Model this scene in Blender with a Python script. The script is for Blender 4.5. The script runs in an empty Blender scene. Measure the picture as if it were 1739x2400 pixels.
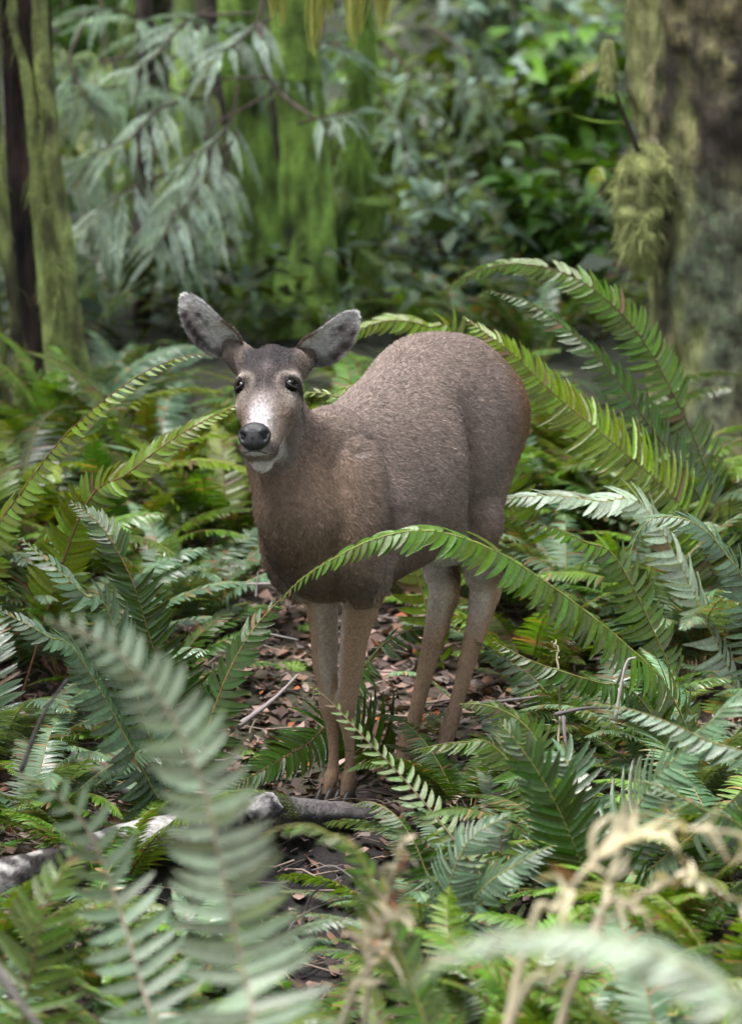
import bpy, math, random
import numpy as np
from mathutils import Vector, noise as mnoise

random.seed(7)
RNG = np.random.default_rng(11)
C = bpy.context.scene.collection
SC = bpy.context.scene

# ------------------------------------------------------------------ camera, sky, light, exposure
PITCH = math.radians(6.97)
CAMZ = 1.75
FWD = np.array([0, math.cos(PITCH), -math.sin(PITCH)])
UPV = np.array([0, math.sin(PITCH), math.cos(PITCH)])
XV = np.array([1.0, 0, 0])
CAM = np.array([0, 0, CAMZ])
cam_data = bpy.data.cameras.new("camera")
cam = bpy.data.objects.new("camera", cam_data)
C.objects.link(cam)
cam.location = (0, 0, CAMZ)
cam.rotation_euler = (math.pi / 2 - PITCH, 0, 0)
cam_data.sensor_fit = 'VERTICAL'
cam_data.sensor_height = 24
cam_data.lens = 97.2
cam_data.clip_start = 0.1
cam_data.clip_end = 400
cam_data.dof.use_dof = True
cam_data.dof.focus_distance = 8.95
cam_data.dof.aperture_fstop = 2.6
SC.camera = cam

world = bpy.data.worlds.new("World")
SC.world = world
world.use_nodes = True
wn = world.node_tree
sky = wn.nodes.new('ShaderNodeTexSky')
sky.sky_type = 'NISHITA'
sky.sun_disc = False
SUN_EL, SUN_ROT = math.radians(68), math.radians(245)
sky.sun_elevation = SUN_EL
sky.sun_rotation = SUN_ROT
hsv = wn.nodes.new('ShaderNodeHueSaturation')      # thin cloud: a paler sky
hsv.inputs['Saturation'].default_value = 0.38
wn.links.new(sky.outputs[0], hsv.inputs['Color'])
wn.links.new(hsv.outputs[0], wn.nodes['Background'].inputs[0])
wn.nodes['Background'].inputs[1].default_value = 0.15
sun_data = bpy.data.lights.new("sun", 'SUN')
sun_data.energy = 2.5
sun_data.angle = math.radians(34)
sun_data.color = (1.0, 0.96, 0.9)
sun = bpy.data.objects.new("sun", sun_data)
C.objects.link(sun)
sun.rotation_euler = (math.pi / 2 - SUN_EL, 0, math.pi - SUN_ROT)
SC.view_settings.view_transform = 'Standard'
SC.view_settings.look = 'None'
SC.view_settings.gamma = 1
SC.view_settings.use_curve_mapping = False
SC.view_settings.exposure = 2.55
SC.cycles.max_bounces = 6
SC.cycles.diffuse_bounces = 3
SC.cycles.transmission_bounces = 3
SC.cycles.transparent_max_bounces = 6
SC.cycles.use_denoising = True


def P(px, py, d):
    """A point of the place: photo pixel (1739 x 2400) at depth d metres along the view axis."""
    return CAM + d * FWD + (px - 869.5) / 1080 * d / 9 * XV + (1200 - py) / 1080 * d / 9 * UPV


# ------------------------------------------------------------------ terrain
def sstep(a, b, x):
    t = np.clip((x - a) / (b - a), 0, 1)
    return t * t * (3 - 2 * t)


def terrain(x, y):
    x = np.asarray(x, float); y = np.asarray(y, float)
    z = 0.15 * np.maximum(y - 9.05, 0) - 0.06 * np.maximum(y - 13.0, 0)
    z = z + 0.30 * np.maximum(y - 17.5, 0)
    z = z + 0.03 * (np.sin(1.7 * x + 0.6) * np.cos(1.3 * y) ) * sstep(9.8, 11, y)
    z = z + 0.012 * np.sin(5.1 * x + 2 * y) * np.sin(4.3 * y - x)
    # bank in front of the log
    lx = 8.28 + 0.55 * (x + 0.8)
    z = z - (0.06 + 0.16 * np.exp(-((x + .10) / .26) ** 2)) * sstep(0.0, 0.5, lx + 0.12 - y)
    return z


# ------------------------------------------------------------------ helpers
def props(o, label=None, cat=None, group=None, kind=None):
    if label: o['label'] = label
    if cat: o['category'] = cat
    if group: o['group'] = group
    if kind: o['kind'] = kind
    return o


def mesh(name, verts, faces, mat=None, col=None, smooth=True, colname="col", extra=None, mats=None, midx=None):
    me = bpy.data.meshes.new(name)
    verts = np.asarray(verts, np.float32)
    if isinstance(faces, np.ndarray):
        n, k = faces.shape
        me.vertices.add(len(verts)); me.vertices.foreach_set('co', verts.ravel())
        me.loops.add(n * k); me.loops.foreach_set('vertex_index', faces.astype(np.int32).ravel())
        me.polygons.add(n); me.polygons.foreach_set('loop_start', np.arange(0, n * k, k, dtype=np.int32))
        me.update(calc_edges=True)
    else:
        me.from_pydata(verts.tolist(), [], faces)
        me.update()
    if smooth: me.polygons.foreach_set('use_smooth', np.ones(len(me.polygons), bool))
    if col is not None:
        a = me.color_attributes.new(colname, 'FLOAT_COLOR', 'POINT')
        c = np.ones((len(verts), 4), np.float32); c[:, :3] = col
        a.data.foreach_set('color', c.ravel())
    if mat: me.materials.append(mat)
    if mats:
        for m in mats: me.materials.append(m)
        me.polygons.foreach_set('material_index', np.asarray(midx, np.int32))
    return me


def link(name, me, parent=None, loc=None, rot=None, scale=None):
    o = bpy.data.objects.new(name, me)
    C.objects.link(o)
    if parent is not None: o.parent = parent
    if loc is not None: o.location = loc
    if rot is not None: o.rotation_euler = rot
    if scale is not None: o.scale = scale if hasattr(scale, '__len__') else (scale,) * 3
    return o


def empty(name, loc=(0, 0, 0), rz=0, label=None, cat=None, group=None):
    o = bpy.data.objects.new(name, None)
    C.objects.link(o)
    o.location = tuple(loc); o.rotation_euler = (0, 0, rz)
    return props(o, label, cat, group)


def fnoise(v, s, seed=0.0):
    """vector noise value per point, numpy array (N,3) -> (N,)"""
    return np.array([mnoise.noise(Vector((a[0] * s + seed, a[1] * s - seed, a[2] * s + 2 * seed))) for a in v])


def nrm(v):
    v = np.asarray(v, float)
    return v / np.maximum(np.linalg.norm(v, axis=-1, keepdims=True), 1e-9)


def cspline(pts, n):
    """Catmull-Rom through rows of pts -> n rows (any number of columns)"""
    pts = np.asarray(pts, float)
    k = len(pts)
    t = np.linspace(0, k - 1, n)
    i = np.clip(t.astype(int), 0, k - 2)
    f = (t - i)[:, None]
    p1, p2 = pts[i], pts[i + 1]
    p0 = np.where((i > 0)[:, None], pts[np.maximum(i - 1, 0)], 2 * p1 - p2)
    p3 = np.where((i < k - 2)[:, None], pts[np.minimum(i + 2, k - 1)], 2 * p2 - p1)
    return 0.5 * (2 * p1 + (p2 - p0) * f + (2 * p0 - 5 * p1 + 4 * p2 - p3) * f ** 2 + (3 * p1 - p0 - 3 * p2 + p3) * f ** 3)


def ring_faces(nr, ns, closed=True, v0=0):
    i, j = np.meshgrid(np.arange(nr - 1), np.arange(ns if closed else ns - 1), indexing='ij')
    i = i.ravel(); j = j.ravel(); j2 = (j + 1) % ns
    return np.stack([v0 + i * ns + j, v0 + i * ns + j2, v0 + (i + 1) * ns + j2, v0 + (i + 1) * ns + j], 1)


def tube(path, radii, ns=8, up=(0, 0, 1), flat=1.0, cap=True):
    """verts, faces (list) of a tube along path rows"""
    path = np.asarray(path, float); n = len(path)
    radii = np.broadcast_to(np.asarray(radii, float), (n,))
    T = nrm(np.gradient(path, axis=0))
    up = np.asarray(up, float)
    A = np.cross(T, up); bad = np.linalg.norm(A, axis=1) < 0.05
    A[bad] = np.cross(T[bad], np.array([1.0, 0.13, 0]))
    A = nrm(A); B = np.cross(A, T)
    th = np.linspace(0, 2 * np.pi, ns, endpoint=False)
    V = path[:, None] + radii[:, None, None] * (np.cos(th)[None, :, None] * A[:, None] + flat * np.sin(th)[None, :, None] * B[:, None])
    F = ring_faces(n, ns).tolist()
    if cap:
        F.append(list(range(ns))[::-1]); F.append([(n - 1) * ns + k for k in range(ns)])
    return V.reshape(-1, 3), F


class Acc:
    """collects verts/faces/colours of one mesh"""
    def __init__(s): s.v, s.f, s.c, s.m, s.n = [], [], [], [], 0
    def add(s, v, f, c=(1, 1, 1), m=0):
        v = np.asarray(v, float)
        s.v.append(v)
        s.f.extend([[a + s.n for a in q] for q in (f.tolist() if isinstance(f, np.ndarray) else f)])
        s.c.append(np.broadcast_to(np.asarray(c, float), (len(v), 3)))
        s.m.extend([m] * len(f)); s.n += len(v)
    def build(s, name, mats, smooth=True):
        return mesh(name, np.concatenate(s.v), s.f, col=np.concatenate(s.c), smooth=smooth, mats=mats if isinstance(mats, list) else [mats], midx=s.m)


# ------------------------------------------------------------------ materials
def mat_base(name):
    m = bpy.data.materials.new(name); m.use_nodes = True
    nt = m.node_tree
    return m, nt, nt.nodes['Principled BSDF']


def N(nt, t, **kw):
    n = nt.nodes.new(t)
    for k, v in kw.items():
        if k.startswith('i_'): n.inputs[k[2:].replace('_', ' ')].default_value = v
        else: setattr(n, k, v)
    return n


def mix_rgb(nt, fac, a, b, mode='MIX'):
    n = nt.nodes.new('ShaderNodeMix'); n.data_type = 'RGBA'; n.blend_type = mode
    for sock, val in ((n.inputs[0], fac), (n.inputs[6], a), (n.inputs[7], b)):
        if hasattr(val, 'is_output') or isinstance(val, bpy.types.NodeSocket): nt.links.new(val, sock)
        else: sock.default_value = val if not hasattr(val, '__len__') or len(val) == 4 else (*val, 1)
    return n.outputs[2]


def ramp(nt, fac, stops):
    n = nt.nodes.new('ShaderNodeValToRGB')
    el = n.color_ramp.elements
    while len(el) < len(stops): el.new(0.5)
    for e, (p, c) in zip(el, stops):
        e.position = p; e.color = (*c, 1) if len(c) == 3 else c
    nt.links.new(fac, n.inputs[0])
    return n.outputs[0]


def tex_noise(nt, scale, detail=3, rough=0.55, vec=None, dist=0.0):
    n = nt.nodes.new('ShaderNodeTexNoise')
    n.inputs['Scale'].default_value = scale; n.inputs['Detail'].default_value = detail
    n.inputs['Roughness'].default_value = rough; n.inputs['Distortion'].default_value = dist
    if vec is not None: nt.links.new(vec, n.inputs['Vector'])
    return n.outputs['Fac']


def coords(nt, which='Object', scale=None):
    tc = nt.nodes.new('ShaderNodeTexCoord')
    if scale is None: return tc.outputs[which]
    mp = nt.nodes.new('ShaderNodeMapping'); mp.inputs['Scale'].default_value = scale
    nt.links.new(tc.outputs[which], mp.inputs[0])
    return mp.outputs[0]


def bump(nt, bs, h, strength=0.5, dist=0.01):
    b = nt.nodes.new('ShaderNodeBump'); b.inputs['Strength'].default_value = strength; b.inputs['Distance'].default_value = dist
    nt.links.new(h, b.inputs['Height']); nt.links.new(b.outputs[0], bs.inputs['Normal'])


def vcol(nt, name='col'):
    n = nt.nodes.new('ShaderNodeAttribute'); n.attribute_name = name
    return n.outputs['Color']
# ------------------------------------------------------------------ the deer
YAW = math.radians(36)
DO = np.array([-0.105, 8.93, 0.0])
DB = np.array([math.sin(YAW), math.cos(YAW), 0])      # towards the tail
DL = np.array([math.cos(YAW), -math.sin(YAW), 0])     # the deer's left
DZ = np.array([0, 0, 1.0])


def D(s, l, z):
    return DO + s * DB + l * DL + z * DZ


def loft(rings, cap=True):
    """rings (n, ns, 3) -> closed verts, faces with pole caps"""
    n, ns = rings.shape[:2]
    V = [rings.reshape(-1, 3), rings[0].mean(0)[None], rings[-1].mean(0)[None]]
    F = ring_faces(n, ns).tolist()
    c0, c1 = n * ns, n * ns + 1
    for j in range(ns):
        k = (j + 1) % ns
        F.append([c0, k, j]); F.append([c1, (n - 1) * ns + j, (n - 1) * ns + k])
    return np.concatenate(V), F


def limb(pts, ns=20, n=40, up=None):
    """pts rows: x,y,z,ra,rb ; ra along the body axis, rb sideways"""
    q = cspline(pts, n)
    c, ra, rb = q[:, :3], np.maximum(q[:, 3], .003), np.maximum(q[:, 4], .003)
    T = nrm(np.gradient(c, axis=0))
    A = DB - (T @ DB)[:, None] * T; A = nrm(A)
    if up is not None:
        A = up - (T @ up)[:, None] * T; A = nrm(A)
    Bv = np.cross(T, A)
    th = np.linspace(0, 2 * np.pi, ns, endpoint=False)
    R = c[:, None] + ra[:, None, None] * np.cos(th)[None, :, None] * A[:, None] + rb[:, None, None] * np.sin(th)[None, :, None] * Bv[:, None]
    return loft(R)


def ellipsoid(c, ax, r, n=24):
    th = np.linspace(0.05, np.pi - 0.05, n // 2); ph = np.linspace(0, 2 * np.pi, n, endpoint=False)
    R = np.stack([np.stack([np.full_like(ph, math.cos(t)), math.sin(t) * np.cos(ph), math.sin(t) * np.sin(ph)], 1) for t in th])
    R = R * np.asarray(r)
    return loft(R @ np.asarray(ax) + np.asarray(c))


# head frame
POLL = P(634, 818, 8.80)
NOSE = P(596, 1046, 8.635)
HA = nrm(NOSE - POLL)
PSI = math.radians(17)
hr = XV * math.cos(PSI) - FWD * math.sin(PSI) - 0.07 * UPV
HR = nrm(hr - (hr @ HA) * HA)
HN = np.cross(HR, HA); HN = HN if HN @ FWD < 0 else -HN
HL = float(np.linalg.norm(NOSE - POLL))


def H(t, r, n):
    return POLL + t * HL / 0.27 * HA + r * HR + n * HN


# t, half width, top n, bottom n, widest height (0 bottom..1 top), flatness top
HEAD = [(-0.030, .030, -.030, -.070, .5, 2.0),
        (-0.018, .047, -.012, -.092, .6, 2.2),
        (0.010, .062, .002, -.115, .62, 2.4),
        (0.055, .0675, .008, -.128, .62, 2.6),
        (0.085, .071, .008, -.134, .62, 2.6),
        (0.105, .0715, .003, -.134, .60, 2.5),
        (0.130, .064, -.003, -.130, .50, 2.2),
        (0.160, .0545, -.008, -.118, .45, 2.1),
        (0.190, .0455, -.013, -.101, .45, 2.1),
        (0.215, .0405, -.016, -.090, .48, 2.2),
        (0.240, .0385, -.017, -.084, .5, 2.3),
        (0.258, .0345, -.021, -.079, .5, 2.3),
        (0.268, .0250, -.030, -.070, .5, 2.2)]


EYEC = {-1: H(.092, -.0525, -.0165), 1: H(.092, .0525, -.0165)}
EYED = {sg: nrm(HR * sg * .66 + HN * .75 - HA * .02) for sg in (-1, 1)}


def head_parts():
    q = cspline(HEAD, 60)
    th = np.linspace(0, 2 * np.pi, 40, endpoint=False)
    rings = []
    for t, hw, nt_, nb, wf, ex in q:
        mid = nb + (nt_ - nb) * wf
        ca, sa = np.cos(th), np.sin(th)
        r = hw * np.sign(ca) * np.abs(ca) ** (2 / ex)
        nn = np.where(sa >= 0, mid + (nt_ - mid) * np.abs(sa) ** (2 / ex), mid - (mid - nb) * np.abs(sa) ** (2 / 1.9))
        # jaw narrower than brow
        r = r * np.where(sa < 0, 1 - .35 * np.abs(sa) ** 2, 1)
        rings.append(POLL + (t * HL / .27) * HA + r[:, None] * HR + nn[:, None] * HN)
    out = [loft(np.array(rings))]
    ax = np.array([HA, HR, HN])
    for sg in (-1, 1):
        out.append(ellipsoid(H(.082, sg * .052, -.020), ax, (.030, .0215, .020)))       # brow / orbit
        out.append(ellipsoid(H(.120, sg * .046, -.048), ax, (.045, .022, .032)))      # cheek bone
        out.append(ellipsoid(H(.246, sg * .022, -.040), ax, (.020, .018, .022)))       # nostril wing
        out.append(ellipsoid(H(.020, sg * .050, -.030), ax, (.035, .026, .036)))       # ear root
    out.append(ellipsoid(H(.018, 0, -.012), ax, (.040, .036, .022)))                   # crown
    out.append(ellipsoid(H(.252, 0, -.074), ax, (.026, .024, .018)))                   # chin
    return out


# ears: axis from base to tip, opening direction
def ear_data(sg):
    if sg < 0:
        base, tip, opn = P(553, 826, 8.83), P(430, 690, 8.80), nrm(-FWD * 1.0 - XV * .25 - UPV * .25)
        mid = P(484, 771, 8.79)
    else:
        base, tip, opn = P(708, 842, 8.83), P(836, 732, 8.80), nrm(-FWD * 1.0 + XV * .25 - UPV * .30)
        mid = P(776, 803, 8.79)
    return base, mid, tip, opn


def ear_surface(sg, off=0.0, n=44, m=27):
    """grid (n,m,3) of the ear's concave shell; v=-1..1 across"""
    base, mid, tip, opn = ear_data(sg)
    path = cspline([base, mid, tip], n)
    T = nrm(np.gradient(path, axis=0))
    W = nrm(np.cross(T, opn)); O = np.cross(W, T); O = O * np.sign(np.sum(O * opn, 1))[:, None]
    u = np.linspace(0, 1, n)
    w = np.interp(u, [0, .1, .22, .36, .50, .64, .78, .88, .95, .985, 1.0], [.024, .032, .039, .0425, .0425, .0395, .0315, .0225, .0135, .0075, .002])
    cup = np.interp(u, [0, .2, .5, .8, 1], [1.40, 1.15, .85, .55, .3])
    v = np.linspace(-1, 1, m)
    G = np.zeros((n, m, 3))
    for i in range(n):
        a = v * cup[i]
        R = w[i] / math.sin(cup[i])
        x = R * np.sin(a); d = -R * (np.cos(a) - math.cos(cup[i]))
        wob = .0012 * math.sin(9 * u[i]) * v
        G[i] = path[i] + (x + wob)[:, None] * W[i] + (d[:, None] - off) * O[i]
    return G, u, v, O


def ear_shell(sg):
    """closed shell with its colours"""
    f, u, v, O = ear_surface(sg)
    b = ear_surface(sg, off=.0055)[0]
    n, m = f.shape[:2]
    th = np.maximum((1 - np.abs(v) ** 8), .25)[None, :, None] * np.maximum(np.clip((1 - u) * 12, 0, 1), .2)[:, None, None]
    b = f + (b - f) * th
    V = np.concatenate([f.reshape(-1, 3), b.reshape(-1, 3)])
    F = []
    for i in range(n - 1):
        for j in range(m - 1):
            a = i * m + j
            F.append([a, a + 1, a + m + 1, a + m]); F.append([n * m + a, n * m + a + m, n * m + a + m + 1, n * m + a + 1])
        for j, r in ((0, 1), (m - 1, 0)):
            a, c = i * m + j, n * m + i * m + j
            F.append([a, a + m, c + m, c] if r else [a, c, c + m, a + m])
    i = n - 1
    for j in range(m - 1):
        a, c = i * m + j, n * m + i * m + j
        F.append([a, a + 1, c + 1, c])
    if sg > 0: pass
    U, VV = np.meshgrid(u, v if sg < 0 else -v, indexing='ij')     # VV +1 : upper edge
    nz = fnoise(f.reshape(-1, 3), 75, 3.1).reshape(n, m); nz2 = fnoise(f.reshape(-1, 3), 190, 1.1).reshape(n, m)
    c = np.zeros((n, m, 3)); c[:] = (.40, .37, .36)
    def put(col, k): c[:] = c + (np.asarray(col) - c) * np.clip(k, 0, 1)[..., None]
    put((.050, .040, .038), .9 * gss(VV, -.72, .34) * sstep(.93, .75, U) * (1 + .8 * nz))
    put((.80, .79, .80), .95 * gss(VV, .50, .45) * sstep(.05, .2, U) * sstep(1.0, .8, U) * (1 + 1.6 * nz2))
    put((.70, .68, .69), .85 * gss(VV, -.15, .25) * sstep(.15, .3, U) * sstep(.6, .4, U) * (1 + 1.5 * nz2))
    put((.085, .065, .062), .75 * gss(VV, .10, .28) * gss(U, .68, .18) * (1 + 1.2 * nz))
    put((.80, .80, .82), 1.0 * gss(U, .20, .10) * gss(VV, -.10, .5))
    put((.70, .68, .69), .85 * sstep(.80, .90, U) * (1 + nz2))
    put((.17, .115, .085), .95 * sstep(.70, .85, VV) * sstep(.48, .38, U))
    put((.70, .69, .70), .95 * np.maximum(sstep(.93, .975, np.abs(VV)) * sstep(.55, .75, U), sstep(.95, .985, U)))
    cb = np.zeros((n, m, 3)); cb[:] = (.12, .088, .070)
    cb[np.abs(VV) > .9] = (.05, .04, .04)
    col = np.concatenate([c.reshape(-1, 3), cb.reshape(-1, 3)])
    return V, F, np.clip(col, .02, .85)


def gss_(x, w): return np.exp(-(x / w) ** 2)


def deer_mesh():
    parts = []
    # torso  s, top, bottom, half width, lateral shift, widest fraction
    TOR = [(-.150, .715, .560, .060, .00, .5),
           (-.120, .765, .520, .080, .01, .5),
           (-.060, .825, .475, .098, .01, .45),
           (.000, .862, .462, .110, .01, .42),
           (.080, .886, .465, .124, .00, .40),
           (.160, .922, .475, .142, .00, .40),
           (.240, .956, .490, .152, .00, .42),
           (.330, 1.012, .510, .160, .00, .45),
           (.400, 1.022, .530, .154, .00, .5),
           (.470, 1.018, .560, .148, .00, .5),
           (.540, 1.006, .600, .138, .00, .5),
           (.600, .976, .650, .122, .00, .5),
           (.650, .940, .700, .100, .00, .5),
           (.690, .900, .760, .065, .00, .5)]
    q = cspline(TOR, 60)
    th = np.linspace(0, 2 * np.pi, 48, endpoint=False)
    ca, sa = np.cos(th), np.sin(th)
    R = []
    for s, zt, zb, hw, ls, wf in q:
        mid = zb + (zt - zb) * wf
        l = hw * np.sign(ca) * np.abs(ca) ** (2 / 2.1)
        z = np.where(sa >= 0, mid + (zt - mid) * np.abs(sa) ** (2 / 1.9), mid - (mid - zb) * np.abs(sa) ** (2 / 2.2))
        R.append(DO + s * DB + (l + ls)[:, None] * DL + z[:, None] * DZ)
    parts.append(loft(np.array(R)))
    # neck
    NK = [(*P(640, 880, 8.86), .058, .052), (*P(640, 960, 8.87), .064, .060), (*P(652, 1050, 8.87), .078, .068),
          (*P(684, 1130, 8.88), .105, .080), (*P(716, 1200, 8.90), .125, .092), (*D(.03, .01, .66), .140, .100)]
    parts.append(limb(NK, 32, 40))
    parts.append(limb([(*P(655, 930, 8.93), .04, .04), (*P(690, 1010, 8.93), .06, .055), (*D(-.03, 0.01, .80), .09, .075), (*D(.05, 0, .80), .09, .09)], 24, 24))
    ax = np.array([DB, DL, DZ])
    for sg in (-1, 1):
        # shoulder blade and upper arm
        parts.append(limb([(*D(.03, sg * .070, .80), .05, .045), (*D(.00, sg * (.094 if sg > 0 else .070), .74), .078, .054), (*D(-.01, sg * (.106 if sg > 0 else .078), .64), .084, .057),
                           (*D(.01, sg * (.100 if sg > 0 else .085), .55), .074, .050), (*D(.06, sg * .080, .48), .055, .042)], 24, 30))
    parts.append(ellipsoid(D(.45, 0, .565), ax, (.12, .085, .075)))
    parts.append(ellipsoid(D(-.01, -.082, .56), ax, (.055, .038, .09)))
    # front legs (near = deer's left, far = deer's right)
    parts.append(limb([(*D(.06, .078, .56), .066, .048), (*D(.070, .064, .50), .056, .042), (*D(.072, .048, .44), .043, .037), (*D(.068, .036, .38), .033, .031),
                       (*D(.070, .026, .31), .028, .027), (*D(.068, .018, .255), .023, .0235), (*D(.065, .013, .222), .0245, .0245), (*D(.072, .012, .185), .0165, .0165),
                       (*D(.080, .014, .13), .0125, .0125), (*D(.080, .014, .085), .0130, .0130), (*D(.076, .014, .060), .018, .017), (*D(.068, .014, .035), .015, .015), (*D(.062, .014, .018), .018, .018)], 20, 70))
    parts.append(limb([(*D(.055, -.075, .56), .062, .046), (*D(.068, -.066, .50), .050, .040), (*D(.074, -.058, .44), .039, .034), (*D(.075, -.052, .38), .033, .031),
                       (*D(.07, -.046, .31), .030, .027), (*D(.066, -.034, .255), .022, .0225), (*D(.063, -.030, .222), .0235, .0235), (*D(.070, -.028, .185), .0165, .0165),
                       (*D(.076, -.028, .13), .0125, .0125), (*D(.076, -.028, .085), .0130, .0130), (*D(.072, -.030, .060), .018, .017), (*D(.064, -.032, .035), .015, .015), (*D(.058, -.033, .018), .018, .018)], 20, 70))
    # haunches and hind legs
    for sg, hk, hf, kx in ((1, (.555, .042, .405), (.420, .026, .055), .0), (-1, (.50, -.035, .395), (.362, -.044, .035), -.01)):
        g = hf[2]
        parts.append(limb([(*D(.535, sg * .072, .88), .085, .05), (*D(.530, sg * .076, .80), .106, .054), (*D(.505, sg * .076, .72), .098, .052), (*D(.492, sg * .070, .64), .084, .048),
                           (*D(.505 + kx, sg * .056, .56), .064, .042), (*D(.525 + kx, sg * .044 + hk[1] * .3, .49), .048, .037),
                           (*D(hk[0] + .012, hk[1], .435), .043, .034), (*D(*hk), .040, .031), (*D(hk[0] - .015, hk[1] - .002, hk[2] - .045), .030, .0265),
                           (*D(hf[0] + (hk[0] - hf[0]) * .55, hf[1] * .5 + hk[1] * .5, g + (hk[2] - g) * .55), .0205, .0195),
                           (*D(hf[0] + (hk[0] - hf[0]) * .3, hf[1] * .8 + hk[1] * .2, g + (hk[2] - g) * .3), .0175, .0170),
                           (*D(hf[0] + .02, hf[1], g + .06), .021, .021), (*D(hf[0], hf[1], g + .025), .018, .018), (*D(hf[0] - .010, hf[1], g + .008), .021, .020)], 24, 80))
    # point of the hock, buttocks, tail root
    parts.append(ellipsoid(D(.582, .050, .418), ax, (.020, .016, .026)))
    parts.append(ellipsoid(D(.53, -.036, .408), ax, (.020, .016, .026)))
    for sg in (-1, 1):
        parts.append(ellipsoid(D(.600, sg * .052, .845), ax, (.075, .056, .085)))
        parts.append(ellipsoid(D(.44, sg * .105, .60), ax, (.07, .045, .08)))         # flank fold
    parts.append(limb([(*D(.615, -.02, .89), .030, .030), (*D(.650, -.02, .85), .026, .032), (*D(.655, -.02, .79), .020, .026), (*D(.650, -.02, .72), .010, .014)], 16, 20))
    parts += head_parts()
    for sg in (-1, 1):
        b_, m_, t_, o_ = ear_data(sg); ep = cspline([b_, m_, t_], 20)
        parts.append(limb([(*H(.022, sg * .040, -.045), .034, .034), (*(ep[0] + .010 * FWD), .030, .030), (*(ep[2] + .026 * FWD + .004 * UPV), .016, .022), (*(ep[4] + .028 * FWD + .006 * UPV), .007, .014)], 20, 16, up=o_))
    V, F, n = [], [], 0
    for v, f in parts:
        V.append(v); F += [[a + n for a in q] for q in f]; n += len(v)
    me = mesh("deer_raw", np.concatenate(V), F)
    ob = link("deer_raw", me)
    md = ob.modifiers.new("r", 'REMESH'); md.mode = 'VOXEL'; md.voxel_size = 0.0042; md.adaptivity = 0
    dg = bpy.context.evaluated_depsgraph_get()
    m2 = bpy.data.meshes.new_from_object(ob.evaluated_get(dg))
    bpy.data.objects.remove(ob); bpy.data.meshes.remove(me)
    nv = len(m2.vertices)
    co = np.empty(nv * 3, np.float32); m2.vertices.foreach_get('co', co); co = co.reshape(-1, 3).astype(float)
    ed = np.empty(len(m2.edges) * 2, np.int32); m2.edges.foreach_get('vertices', ed); ed = ed.reshape(-1, 2)
    deg = np.bincount(ed.ravel(), minlength=nv).astype(float)
    # smoothing strength: strong on the trunk, light on legs, head and ears
    L = (co - DO)
    s, l, z = L @ DB, L @ DL, L[:, 2]
    hl = (co - POLL); ht, hrr, hn = hl @ HA, hl @ HR, hl @ HN
    ishead = (ht > -.10) & (ht < .32) & (np.abs(hrr) < .30) & (hn > -.17) & (s < .02)
    wt = sstep(.42, .54, z) * np.where(ishead, 0, 1.0)
    hw = np.where(np.abs(hrr) < .08, 1.0, .25)
    for it in range(18):
        acc = np.stack([np.bincount(ed[:, 0], co[ed[:, 1], k], nv) + np.bincount(ed[:, 1], co[ed[:, 0], k], nv) for k in range(3)], 1)
        lap = acc / deg[:, None] - co
        k = .5 * wt
        if it < 9: k = np.maximum(k, .5)
        if it < 14: k = np.maximum(k, .5 * ishead * (hw > .5))
        if it < 3: k = np.maximum(k, .3)
        co += lap * k[:, None]
    for sg in (-1, 1):
        c = EYEC[sg]; d = co - c; r_ = np.linalg.norm(d, axis=1)
        k = (r_ < .0185) & ((d @ EYED[sg]) > -.012)
        co[k] = c + d[k] / r_[k][:, None] * np.minimum(r_[k], .0118)[:, None]
    # the crease behind the shoulder, the fold before the haunch
    side = sstep(.06, .11, np.abs(l))
    for s0, k0, za, zb, dep, wd in ((.070, .02, .48, .84, .026, .022), (.375, -.26, .56, .90, .036, .030)):
        sc = s0 + k0 * (z - .66) + .02 * np.sin(9 * z)
        gr = (dep * gss_(s - sc, wd) - .35 * dep * gss_(s - sc + 3.2 * wd, 2.4 * wd) - .25 * dep * gss_(s - sc - 2.6 * wd, 1.8 * wd)) * side * sstep(za - .06, za + .04, z) * sstep(zb + .04, zb - .16, z)
        co -= gr[:, None] * np.sign(l)[:, None] * DL
    # muscle relief
    nz_ = np.zeros(len(co)); kk = (z > .45) & (~ishead)
    nz_[kk] = fnoise(co[kk], 9.0, 2.2)
    co += (.0035 * nz_ * side)[:, None] * np.sign(l)[:, None] * DL
    m2.vertices.foreach_set('co', co.astype(np.float32).ravel())
    m2.polygons.foreach_set('use_smooth', np.ones(len(m2.polygons), bool))
    m2.update()
    return m2, co


DEER = empty("deer", D(.3, 0, 0), 0, "grey brown doe standing among the ferns with her head turned to the viewer", "deer")


def inv_parent(o):
    o.parent = DEER
    o.location = -np.array(DEER.location)
    return o


def gss(x, c, w): return np.exp(-((x - c) / w) ** 2)


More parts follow.
